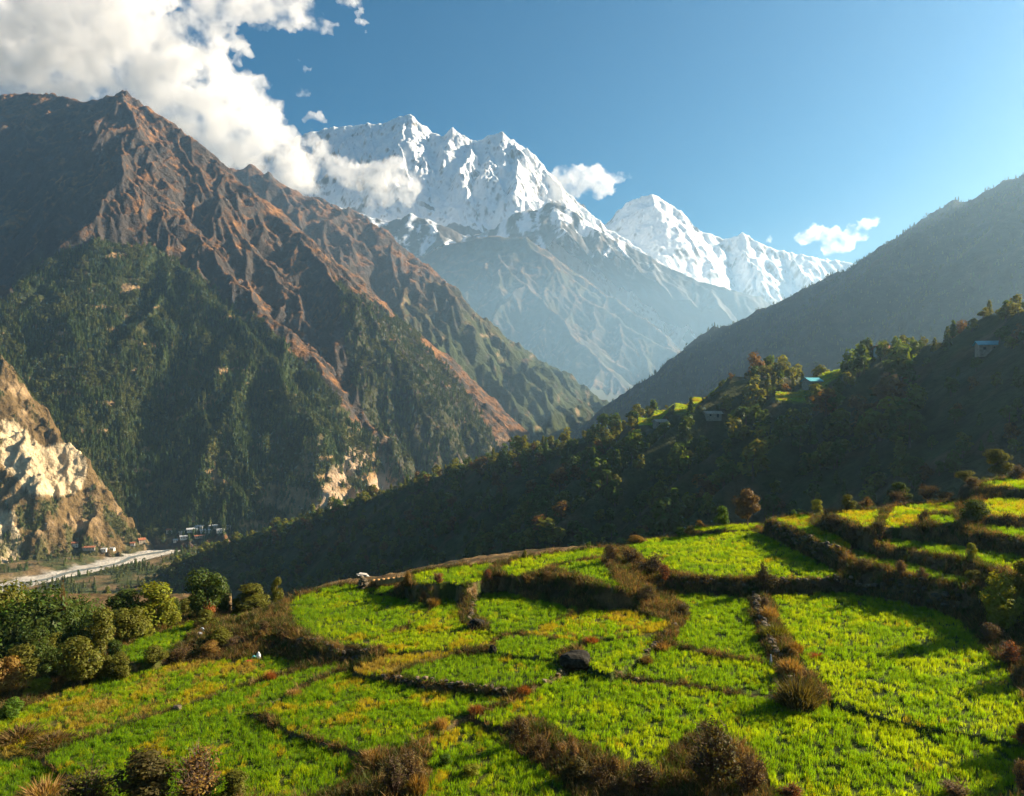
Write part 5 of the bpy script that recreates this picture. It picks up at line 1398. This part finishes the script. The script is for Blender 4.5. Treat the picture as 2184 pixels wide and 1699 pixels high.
for a in [
 (cB, 930, 1616, 150, 100, OC, 'ochre grass tussock beside the close pair of brown bushes', True),
 (cB, 1070, 1215, 85, 70, ST, 'pinkish straw tussock on the path above the weedy plot', True),
 (cB, 1290, 1110, 60, 80, RU, 'orange tussock at the corner of the broad olive field', True),
 (cB, 660, 1400, 80, 130, ST, 'straw tussock at the foot of the broad olive field', True),
 (cB, 1990, 680, 40, 80, RU, 'small orange tussock right of the dark boulder', True),
 (cB, 1580, 990, 60, 70, RU, 'rust tussock at the end of the straight shadowed wall', True),
 (cB, 1030, 460, 70, 60, OC, 'ochre tussock on the edge of the curved lime field', True),
 (cC, 915, 1020, 110, 100, ST, 'golden tussock on the broken stone bank', True),
 (cC, 800, 720, 90, 80, ST, 'straw tussock on the upper part of the broken stone bank', True),
 (cC, 960, 1190, 170, 190, DB, 'dark mossy grass mound at the lower end of the broken stone bank', True),
 (cC, 830, 820, 90, 120, OL, 'mossy tussock on the broken stone bank', True),
 (cC, 940, 900, 80, 70, OC, 'ochre tussock right side of the broken stone bank', True),
 (cC, 130, 960, 60, 60, BR, 'brown tussock on the winding path left of the square field', True),
 (cC, 215, 880, 50, 80, ST, 'straw tussock at the bend of the winding path', True),
 (cC, 1060, 920, 30, 80, RU, 'orange patch of dry grass in the large bright field', True),
 (cB, 1880, 770, 40, 110, DB, 'dark moss and grass on the top of the boulder', True),
 (cA, 1660, 910, 70, 60, RU, 'rust tussock at the right end of the long yellowing field', True),
 (cA, 1810, 1010, 60, 80, ST, 'straw tussock at the corner of the stone edged field', True),
 (cA, 330, 1300, 70, 190, BR, 'dry brown tussock patch at the left end of the yellowing field', True),
 (cA, 120, 1270, 70, 230, BR, 'dry reddish tussock patch at the left edge of the photo', True),
 (cA, 280, 1620, 100, 200, ST, 'straw tussock in the bottom left corner', False),
]:
    tuft(*a)

# ------------------------------------------------------------------ dry grass and weeds on the banks
DRY = [leaf_mat('dry_grass', (0.20, 0.125, 0.045), 0.35, (1.4, 1.2, 0.7), 0.45, 0.8, hue=0.03), leaf_mat('bank_weeds', (0.055, 0.075, 0.014), 0.4, (1.6, 1.4, 0.5), 0.4, 0.8, hue=0.03),
       leaf_mat('bank_brown', (0.075, 0.056, 0.022), 0.3, (1.4, 1.2, 0.7), 0.45, 0.8, hue=0.03)]
bank_t = []
for m in range(3):
    for k in range(2):
        bank_t.append(blade_clump(950 + m * 10 + k, 26, 0.22, 0.12, 0.55, 0.026, DRY[m], 0.7))
BANK_COLL = template_coll('bank_clumps', bank_t)
rg = np.random.default_rng(960)
n = 300000
bv = rg.uniform(985, 1720, n); bu = rg.uniform(-40, 2230, n)
# even over the ground: sample plan positions instead
bY = np.sqrt(rg.uniform(24 ** 2, 118 ** 2, n)); bX = (rg.uniform(-500, 3200, n) - CX) / FD * bY
bz, bo, bd = ground(bX, bY, True)
kq = fbm(bX / 2.0, bY / 2.0, 4, 961)
bu, bv = uv_of(bX, bY, bz)
ok = (bo < 0) & ((bd < 9) | ((bd < 60) & ((bu > 2200) | (bu < 0)))) & ~((bd > 0.7) & (bv < np.interp(bu, SKY_U, SKY_V) + 6) & (bu > 480)) & (rg.uniform(0, 1, n) < np.where(bd < 0.5, 0.95, 0.8) * np.where(kq > -0.35, 1, 0.3))
bX, bY, bz, bd, kq = bX[ok], bY[ok], bz[ok], bd[ok], kq[ok]
n = len(bX)
tone = np.where(rg.uniform(0, 1, n) < 0.34 + 0.7 * kq, 0, np.where(rg.uniform(0, 1, n) < 0.58, 1, 2))
s = rg.uniform(0.6, 1.35, n) * (1 + 0.4 * np.clip(kq, -0.5, 1)) * np.where(bd < 0.25, 0.7, 1.0)
o = scatter('bank_grass', np.stack([bX, bY, bz], 1), tone * 2 + rg.integers(0, 2, n), np.stack([rg.normal(0, .25, n), rg.normal(0, .25, n), rg.uniform(0, 6.28, n)], 1), np.stack([s * 1.1, s * 1.1, s], 1), BANK_COLL)
tag(o, 'dry brown grass and weeds covering the banks between the fields', 'dry grass', kind='stuff')
print('bank tufts', n)

# ------------------------------------------------------------------ stones
def stone_mesh(seed, sx, sy, sz, mat, sub=2, rough=0.25):
    bm = bmesh.new(); bmesh.ops.create_icosphere(bm, subdivisions=sub, radius=1)
    for v in bm.verts:
        c = v.co; d = 1 + rough * float(perlin3(c.x * 1.3 + seed, c.y * 1.3, c.z * 1.3, seed)) * 1.4
        c = c * d
        q = Vector((abs(c.x) ** 0.8 * math.copysign(1, c.x), abs(c.y) ** 0.8 * math.copysign(1, c.y), abs(c.z) ** 0.75 * math.copysign(1, c.z)))
        v.co = Vector((q.x * sx, q.y * sy, q.z * sz))
    me = bpy.data.meshes.new('stone'); bm.to_mesh(me); bm.free()
    me.materials.append(mat); return me
STONE = simple_mat('field_stone', (0.095, 0.075, 0.050), 0.9, 0.4, 6, 0.6)
STONE_PALE = simple_mat('pale_stone', (0.42, 0.38, 0.33), 0.9, 0.3, 6, 0.5)
STONE_WARM = simple_mat('warm_stone', (0.17, 0.125, 0.075), 0.9, 0.35, 6, 0.5)
STONE_BLUE = simple_mat('grey_blue_stone', (0.34, 0.38, 0.44), 0.8, 0.2, 6, 0.4)
BOULDER = simple_mat('dark_boulder', (0.022, 0.019, 0.013), 0.95, 0.6, 4, 1.0)
SM_ = [stone_mesh(20 + k, 0.17, 0.13, 0.09, STONE if k % 3 else STONE_WARM, 1) for k in range(6)]
rg = np.random.default_rng(980)
def wall(conv, pts, label, per_m=2.4, rows=2, size=1.0):
    per_m *= 1.3; size *= 0.85
    P3 = [hit(*conv(*p)) for p in pts]
    base = P3[0]
    e = empty('stone_wall', base); tag(e, label, 'stone wall', 'dry stone edges of the terraces', 'thing')
    for a, b in zip(P3[:-1], P3[1:]):
        L = (b - a).length; n_ = max(2, int(L * per_m))
        for k in range(n_):
            for r in range(rows):
                t = (k + rg.uniform(-0.3, 0.3)) / n_
                x = a.x + (b.x - a.x) * t + rg.normal(0, 0.10); y = a.y + (b.y - a.y) * t + rg.normal(0, 0.10)
                z = float(ground(np.array([x]), np.array([y]))[0])
                s = size * rg.uniform(0.7, 1.6)
                o = bpy.data.objects.new('stone', SM_[rg.integers(0, 6)]); col.objects.link(o); o.parent = e
                o.location = (x - base.x, y - base.y, z - base.z + 0.04 + r * 0.17 * size)
                o.scale = (s, s, s * rg.uniform(0.8, 1.2)); o.rotation_euler = (rg.normal(0, .2), rg.normal(0, .2), rg.uniform(0, 6.28))
wall(cA, [(1035, 1095), (1090, 1082), (1200, 1045), (1330, 1000), (1440, 968)], 'thin line of pale stones dividing the yellowing field from the green one', 3.2, 1, 0.8)
wall(cA, [(1530, 1122), (1620, 1075), (1740, 1018), (1800, 985)], 'short dark stone edge at the corner of the broad olive field', 2.6, 1, 0.9)
wall(cB, [(160, 720), (240, 660), (330, 690), (420, 740), (560, 760), (700, 740)], 'low stone wall under the rounded field on the left', 2.2, 2, 1.1)
wall(cB, [(1280, 410), (1255, 470), (1250, 540), (1290, 580)], 'crooked stone wall between the curved lime field and the half shaded one', 2.6, 2, 1.1)
wall(cB, [(720, 890), (900, 905), (1100, 930), (1300, 960), (1500, 980)], 'straight stone wall in shadow below the dense green field', 1.8, 2, 1.1)
wall(cB, [(1600, 960), (1700, 925), (1780, 885), (1850, 860)], 'stone edging of the path below the dark boulder', 2.4, 1, 1.0)
wall(cC, [(720, 600), (740, 680), (770, 760), (800, 850), (850, 930)], 'broken stone wall between the green field and the large bright one', 2.4, 3, 1.3)
wall(cC, [(880, 990), (920, 1080), (960, 1160)], 'tumbled lower end of the broken stone wall with the mossy mound', 2.2, 2, 1.4)
wall(cC, [(300, 510), (500, 520), (690, 525)], 'left part of the straight stone wall below the sunny field', 1.6, 2, 1.2)
wall(cC, [(870, 520), (1000, 520), (1200, 515)], 'right part of the straight stone wall beyond the dark brown bush', 1.6, 2, 1.2)
wall(cC, [(780, 180), (900, 250), (1050, 330), (1180, 400)], 'curved stone wall rising behind the sunny field', 1.4, 3, 1.3)
wall(cC, [(1250, 520), (1450, 540), (1650, 570), (1850, 640)], 'tall dark stone wall behind the large bright field', 1.4, 3, 1.4)
wall(cC, [(280, 740), (250, 800), (170, 860), (110, 930)], 'stones along the winding path left of the square field', 2.2, 1, 1.1)
wall(cC, [(30, 1030), (200, 1075), (400, 1095), (600, 1130)], 'low row of stones along the thin ditch', 1.2, 1, 0.9)

def single_stone(conv, x, base, h, w, mat, label, seed, tall=1.0, cat='stone', name='stone_block'):
    u, v = conv(x, base); sc = {cA: 2.73, cB: 2.73, cC: 2.4159}[conv] * 1.05495
    p = hit(u, v); hm = h / sc / FD * p.y; wm = w / sc / FD * p.y
    o = add_obj(name, stone_mesh(seed, wm / 2, wm / 2 * 0.8, hm / 2, mat, 3, 0.3), None, (p.x, p.y, p.z + hm * 0.40))
    tag(o, label, cat); return o
single_stone(cB, 1895, 826, 100, 176, BOULDER, 'dark rounded boulder sitting between the green fields', 31, cat='boulder', name='boulder')
single_stone(cB, 1388, 745, 60, 44, BOULDER, 'small dark rock at the left corner of the square field', 33, cat='rock', name='rock')
single_stone(cB, 1290, 590, 70, 95, BOULDER, 'dark rock at the foot of the crooked stone wall', 35, cat='rock', name='rock')
single_stone(cA, 1085, 1095, 40, 55, STONE, 'grey stone at the left end of the line of pale stones', 37, cat='rock', name='rock')
single_stone(cA, 1240, 612, 34, 26, STONE_BLUE, 'upper one of two pale blue stones beside the shaded plot', 39, cat='rock', name='rock')
single_stone(cA, 1225, 634, 26, 34, STONE_BLUE, 'lower one of two pale blue stones beside the shaded plot', 40, cat='rock', name='rock')
# upright pointed stone at the broken wall
u, v = cC(808, 960); p = hit(u, v); hs_ = 52 / 2.4159 / 1.05495 / FD * p.y
bm = bmesh.new()
bmesh.ops.create_cone(bm, cap_ends=True, segments=7, radius1=hs_ * 0.20, radius2=hs_ * 0.04, depth=hs_ * 1.2)
bmesh.ops.subdivide_edges(bm, edges=bm.edges[:], cuts=2)
for q in bm.verts: q.co += Vector((math.sin(q.co.z * 9 + q.co.y * 13) * 0.02 * hs_, math.cos(q.co.x * 11) * 0.02 * hs_, 0)); q.co.y *= 0.7
me = bpy.data.meshes.new('standing_stone'); bm.to_mesh(me); bm.free(); me.materials.append(STONE_BLUE)
tag(add_obj('standing_stone', me, None, (p.x, p.y, p.z + hs_ * 0.5)), 'upright pointed blue grey stone leaning by the broken stone wall', 'standing stone')

# stone pile with pale slabs on top, at the far rim
u, v = cB(592, 345); p = hit(u, v); mpx = p.y / FD / 2.73 / 1.05495
e = empty('stone_pile', p); tag(e, 'small stone pile with pale flat slabs propped on its top', 'stone pile')
for k in range(16):
    a = k * 2.4; lvl = k // 5
    o = add_obj('stone', SM_[k % 6], e, (math.cos(a) * 26 * mpx * (1 - lvl * 0.25), math.sin(a) * 22 * mpx, (10 + lvl * 22) * mpx)); s = 1.7; o.scale = (s, s, s); o.rotation_euler = (0, 0, a)
for k, (dx, dz, tl) in enumerate([(0, 92, 0.12), (12, 84, 0.22), (-14, 88, 0.05)]):
    bm = bmesh.new(); bmesh.ops.create_cube(bm, size=1)
    for q in bm.verts: q.co = Vector((q.co.x * 56 * mpx * (1 - 0.2 * (q.co.y > 0)), q.co.y * 34 * mpx, q.co.z * 5 * mpx))
    bmesh.ops.bevel(bm, geom=bm.edges[:], offset=1.2 * mpx, segments=1, affect='EDGES')
    me = bpy.data.meshes.new('slab'); bm.to_mesh(me); bm.free(); me.materials.append(STONE_PALE)
    o = add_obj('slab', me, e, (dx * mpx, 0, dz * mpx)); o.rotation_euler = (0.1, tl, 0.3 * k)
# dry earth wall to its right
WALL_EARTH = simple_mat('dry_earth', (0.36, 0.20, 0.07), 0.95, 0.35, 3, 0.8)
A_ = hit(*cB(645, 322)); B_ = hit(*cB(850, 288)); d_ = B_ - A_; Ln = d_.length; hW = 38 / 2.73 / 1.05495 / FD * A_.y
V = []; nx, nzv = 26, 6
for face in (0, 1):
    for j in range(nzv):
        for i in range(nx):
            t = i / (nx - 1); top = hW * (1 - 0.35 * t) * (0.9 + 0.15 * math.sin(i * 1.7))
            w_ = 0.28 * (1 - 0.3 * j / nzv) + 0.06 * math.sin(i * 2.3 + j)
            V.append((d_.x * t + (w_ if face else -w_) * 0.5, d_.y * t + (w_ if face else -w_), d_.z * t - 0.1 + top * j / (nzv - 1)))
Fq = []
for face in (0, 1):
    o_ = face * nx * nzv
    for j in range(nzv - 1):
        for i in range(nx - 1):
            a = o_ + j * nx + i; Fq.append((a, a + 1, a + nx + 1, a + nx) if not face else (a, a + nx, a + nx + 1, a + 1))
for i in range(nx - 1):
    a = (nzv - 1) * nx + i; b = a + nx * nzv; Fq.append((a, a + 1, b + 1, b))
tag(add_obj('earth_wall', new_mesh('earth_wall', V, Fq, WALL_EARTH, True), None, A_), 'sunlit ochre earth wall on the far rim right of the stone pile', 'earth wall', None, 'thing')

# bundle left at the field edge: white sack, turquoise cloth, red cloth
CLOTH_W = simple_mat('white_cloth', (0.80, 0.80, 0.76), 0.9, 0.1, 10, 0.3)
CLOTH_T = simple_mat('turquoise_cloth', (0.10, 0.42, 0.45), 0.9, 0.15, 10, 0.3)
CLOTH_R = simple_mat('red_cloth', (0.42, 0.05, 0.03), 0.9, 0.25, 10, 0.3)
p = hit(*cA(1588, 778)); m_ = p.y / FD / 2.73 / 1.05495
def sack(name, w, h, mat, loc, label, cat, point=0.5, seed=3):
    bm = bmesh.new(); bmesh.ops.create_uvsphere(bm, u_segments=18, v_segments=12, radius=1)
    for q in bm.verts:
        t = (q.co.z + 1) / 2; f = 1 - point * t ** 1.5; wob = 1 + 0.09 * math.sin(7 * math.atan2(q.co.y, q.co.x) + seed) * (0.4 + t)
        q.co = Vector((q.co.x * w / 2 * f * wob, q.co.y * w / 2 * 0.8 * f * wob, t * h))
    me = bpy.data.meshes.new(name); bm.to_mesh(me); bm.free(); me.polygons.foreach_set('use_smooth', np.ones(len(me.polygons), bool)); me.materials.append(mat)
    o = add_obj(name, me, None, loc); tag(o, label, cat); return o
sack('sack', 32 * m_, 50 * m_, CLOTH_W, (p.x, p.y, p.z - 0.02), 'white pointed sack standing at the shaded field edge', 'sack', 0.6)
sack('cloth_heap', 34 * m_, 24 * m_, CLOTH_T, (p.x - 32 * m_, p.y + 0.1, p.z - 0.02), 'small turquoise cloth heap left of the white sack', 'cloth', 0.5, 5)
sack('cloth_heap', 60 * m_, 13 * m_, CLOTH_R, (p.x - 42 * m_, p.y - 0.6, p.z - 0.02), 'red cloth spread in front of the white sack', 'cloth', 0.3, 8)
# ------------------------------------------------------------------ houses of the valley village and the ridge hamlet
WALL_W = simple_mat('whitewash', (0.62, 0.56, 0.48), 0.9, 0.15, 1.0, 0.2)
WALL_S = simple_mat('house_stone', (0.33, 0.27, 0.20), 0.9, 0.3, 1.5, 0.4)
ROOF_R = simple_mat('rust_roof', (0.33, 0.12, 0.06), 0.8, 0.3, 1.0, 0.2)
ROOF_G = simple_mat('tin_roof', (0.46, 0.46, 0.45), 0.5, 0.2, 1.0, 0.2)
ROOF_T = simple_mat('teal_roof', (0.08, 0.36, 0.42), 0.5, 0.15, 1.0, 0.2)
DARK_W = simple_mat('dark_opening', (0.025, 0.022, 0.02), 0.4, 0.2, 1.0, 0.1)
def box_into(bm, x0, x1, y0, y1, z0, z1):
    vs = [bm.verts.new((x, y, z)) for z in (z0, z1) for y in (y0, y1) for x in (x0, x1)]
    for f in ((0, 2, 3, 1), (4, 5, 7, 6), (0, 1, 5, 4), (2, 6, 7, 3), (0, 4, 6, 2), (1, 3, 7, 5)): bm.faces.new([vs[i] for i in f])
def house_meshes(L, W, H, R, wm, rm):
    bm = bmesh.new(); box_into(bm, -L / 2, L / 2, -W / 2, W / 2, -1.5, H)
    g = [bm.verts.new(c) for c in ((-L / 2, -W / 2, H + .002), (-L / 2, W / 2, H + .002), (-L / 2, 0, H + R), (L / 2, -W / 2, H + .002), (L / 2, W / 2, H + .002), (L / 2, 0, H + R))]
    bm.faces.new((g[0], g[2], g[1])); bm.faces.new((g[3], g[4], g[5]))
    m1 = bpy.data.meshes.new('house_wall'); bm.to_mesh(m1); bm.free(); m1.materials.append(wm)
    bm = bmesh.new(); e = 0.6; th = 0.18
    for s in (-1, 1):
        a = [(-L / 2 - e, s * (W / 2 + e), H - e * R / (W / 2)), (L / 2 + e, s * (W / 2 + e), H - e * R / (W / 2)), (L / 2 + e, 0, H + R + 0.02), (-L / 2 - e, 0, H + R + 0.02)]
        lo = [bm.verts.new(c) for c in a]; hi = [bm.verts.new((c[0], c[1], c[2] + th)) for c in a]
        bm.faces.new(lo); bm.faces.new(hi[::-1])
        for i in range(4): bm.faces.new((lo[i], hi[i], hi[(i + 1) % 4], lo[(i + 1) % 4]))
    m2 = bpy.data.meshes.new('house_roof'); bm.to_mesh(m2); bm.free(); m2.materials.append(rm)
    return m1, m2
def win_mesh(w, h):
    bm = bmesh.new(); box_into(bm, -w / 2, w / 2, -0.06, 0.06, 0, h)
    m = bpy.data.meshes.new('opening'); bm.to_mesh(m); bm.free(); m.materials.append(DARK_W); return m
WINM, DOORM = win_mesh(0.8, 0.8), win_mesh(0.8, 1.6)
HM = {}
def house(x, y, z, L, W, H, R, wm, rm, rz, label, group):
    key = (L, W, H, R, wm.name, rm.name)
    if key not in HM: HM[key] = house_meshes(*key[:4], wm, rm)
    e = empty('house', (x, y, z), rz)
    add_obj('wall', HM[key][0], e); add_obj('roof', HM[key][1], e)
    n_ = max(2, int(L / 3))
    for k in range(n_):
        xx = -L / 2 + (k + 0.5) * L / n_
        add_obj('door' if k == n_ // 2 else 'window', DOORM if k == n_ // 2 else WINM, e, (xx, -W / 2 - 0.03, 0.05 if k == n_ // 2 else 0.7))
        if H > 2.9: add_obj('window', WINM, e, (xx, -W / 2 - 0.03, H - 1.35))
    tag(e, label, 'house', group, 'thing')
def ray_ground(u, v, fn, y0, y1, n=1500):
    Yt = np.linspace(y0, y1, n); s = (u - CX) / FD; r = (v - CY) / FD
    zz = fn(s * Yt, Yt); k = np.nonzero(zz >= -r * Yt)[0]
    Y = Yt[k[0]] if len(k) else Yt[int(np.argmin(np.abs(zz + r * Yt)))]
    return s * Y, Y, float(fn(np.array([s * Y]), np.array([Y]))[0])
def grid_fn(X, Y, Z):
    ys = Y[:, 0]; s = X[-1] / Y[-1]
    def f(x, y):
        i = np.clip(np.searchsorted(ys, y) - 1, 0, len(ys) - 2); j = np.clip(np.searchsorted(s, x / y) - 1, 0, len(s) - 2)
        ty = np.clip((y - ys[i]) / (ys[i + 1] - ys[i]), 0, 1); tx = np.clip((x / y - s[j]) / (s[j + 1] - s[j]), 0, 1)
        return (Z[i, j] * (1 - ty) + Z[i + 1, j] * ty) * (1 - tx) + (Z[i, j + 1] * (1 - ty) + Z[i + 1, j + 1] * ty) * tx
    return f
LMF, CLF, VAF, RDF = grid_fn(LX, LY, LZ), grid_fn(CXX, CYY, CZZ), grid_fn(vx, vy, vz), grid_fn(mx_, my_, mz)
def low_ground(x, y):
    z = VAF(x, y)
    z = np.maximum(z, np.where((y > LY[0, 0]) & (y < LY[-1, 0]), LMF(x, y), -1e9))
    return np.maximum(z, np.where((y > CYY[0, 0]) & (y < CYY[-1, 0]), CLF(x, y), -1e9))
VG = 'houses of the valley village'
for i, (u, v, L, W, H, R, wm, rm, rz, lab) in enumerate([
 (158, 1166, 13, 8, 5.5, 2.2, WALL_W, ROOF_R, 0.5, 'pale village house standing alone under the tan hillside'),
 (190, 1172, 20, 8, 4.0, 1.8, WALL_S, ROOF_R, 0.25, 'long low village house with a rust red roof by the river'),
 (222, 1177, 9, 7, 4.0, 1.4, WALL_W, ROOF_G, 0.1, 'small white village house right of the long rust roofed one'),
 (240, 1174, 8, 6, 3.5, 1.3, WALL_W, ROOF_G, -0.2, 'small pale village hut above the river bank'),
 (283, 1163, 8, 6, 3.5, 1.6, WALL_W, ROOF_R, 0.3, 'little red roofed hut left of the tall reddish village house'),
 (302, 1158, 12, 9, 6.0, 3.0, WALL_S, ROOF_R, 0.7, 'tall reddish village house beside the river'),
 (366, 1136, 18, 9, 5.5, 2.0, WALL_W, ROOF_R, 0.2, 'wide pinkish village house highest on the left of the village'),
 (388, 1140, 9, 7, 4.0, 1.6, WALL_W, ROOF_G, 0.0, 'small white house to the right of the wide pinkish one'),
 (392, 1150, 14, 8, 4.5, 1.8, WALL_W, ROOF_G, 0.5, 'cream house in the middle of the village'),
 (375, 1156, 8, 6, 3.5, 1.5, WALL_W, ROOF_G, 0.2, 'low cream hut just below the middle of the village'),
 (410, 1134, 20, 9, 4.5, 2.0, WALL_W, ROOF_G, 0.4, 'long pale roofed house in the upper village'),
 (425, 1128, 18, 9, 5.0, 2.0, WALL_W, ROOF_G, -0.1, 'broad white house behind the long pale roofed one'),
 (440, 1136, 22, 9, 4.5, 2.0, WALL_W, ROOF_G, 0.3, 'longest pale building of the upper village'),
 (455, 1127, 16, 8, 5.0, 1.8, WALL_S, ROOF_G, 0.1, 'grey stone house in the upper village'),
 (470, 1135, 14, 8, 4.5, 1.8, WALL_W, ROOF_G, 0.5, 'white house at the right of the upper village'),
 (486, 1128, 12, 8, 4.5, 1.8, WALL_W, ROOF_G, 0.2, 'white house farthest right in the upper village'),
 (420, 1148, 9, 7, 3.5, 1.5, WALL_S, ROOF_R, 0.6, 'small rust roofed house above the river bend'),
 (432, 1146, 9, 7, 3.5, 1.5, WALL_S, ROOF_R, 0.1, 'small rust roofed house right of the river bend'),
]):
    x, y, z = ray_ground(u, v, low_ground, 680, 1500)
    L, W, H, R = L * 0.65, W * 0.65, H * 0.65, R * 0.65
    house(x, y, z, L, W, H, R, wm, rm, rz, lab, VG)
HG = 'houses of the hamlet on the ridge'
for (u, v, L, W, H, R, wm, rm, rz, lab) in [
 (1732, 826, 7, 5, 2.6, 1.3, WALL_S, ROOF_T, 0.4, 'teal roofed hut in the middle of the dark ridge'),
 (1868, 739, 6, 5, 3.2, 2.0, WALL_S, ROOF_T, 1.0, 'steep teal roofed hut under the round tree on the crest'),
 (1884, 742, 6, 4.5, 2.8, 1.2, WALL_W, ROOF_R, 0.2, 'orange roofed hut right of the steep teal one'),
 (2106, 752, 6, 4, 2.4, 1.0, WALL_S, ROOF_T, -0.2, 'bright teal roofed hut near the right edge of the ridge'),
 (1408, 909, 6, 4, 2.0, 1.0, WALL_S, WALL_S, 0.3, 'stone roofed hut below the little green terraces on the crest'),
 (1520, 893, 7, 4, 1.9, 0.9, WALL_S, WALL_S, 0.1, 'grey stone hut right of the little green terraces on the crest'),
]:
    x, y, z = ray_ground(u, v, RDF, 180, 900)
    house(x, y, z, L, W, H, R, wm, rm, rz, lab, HG)
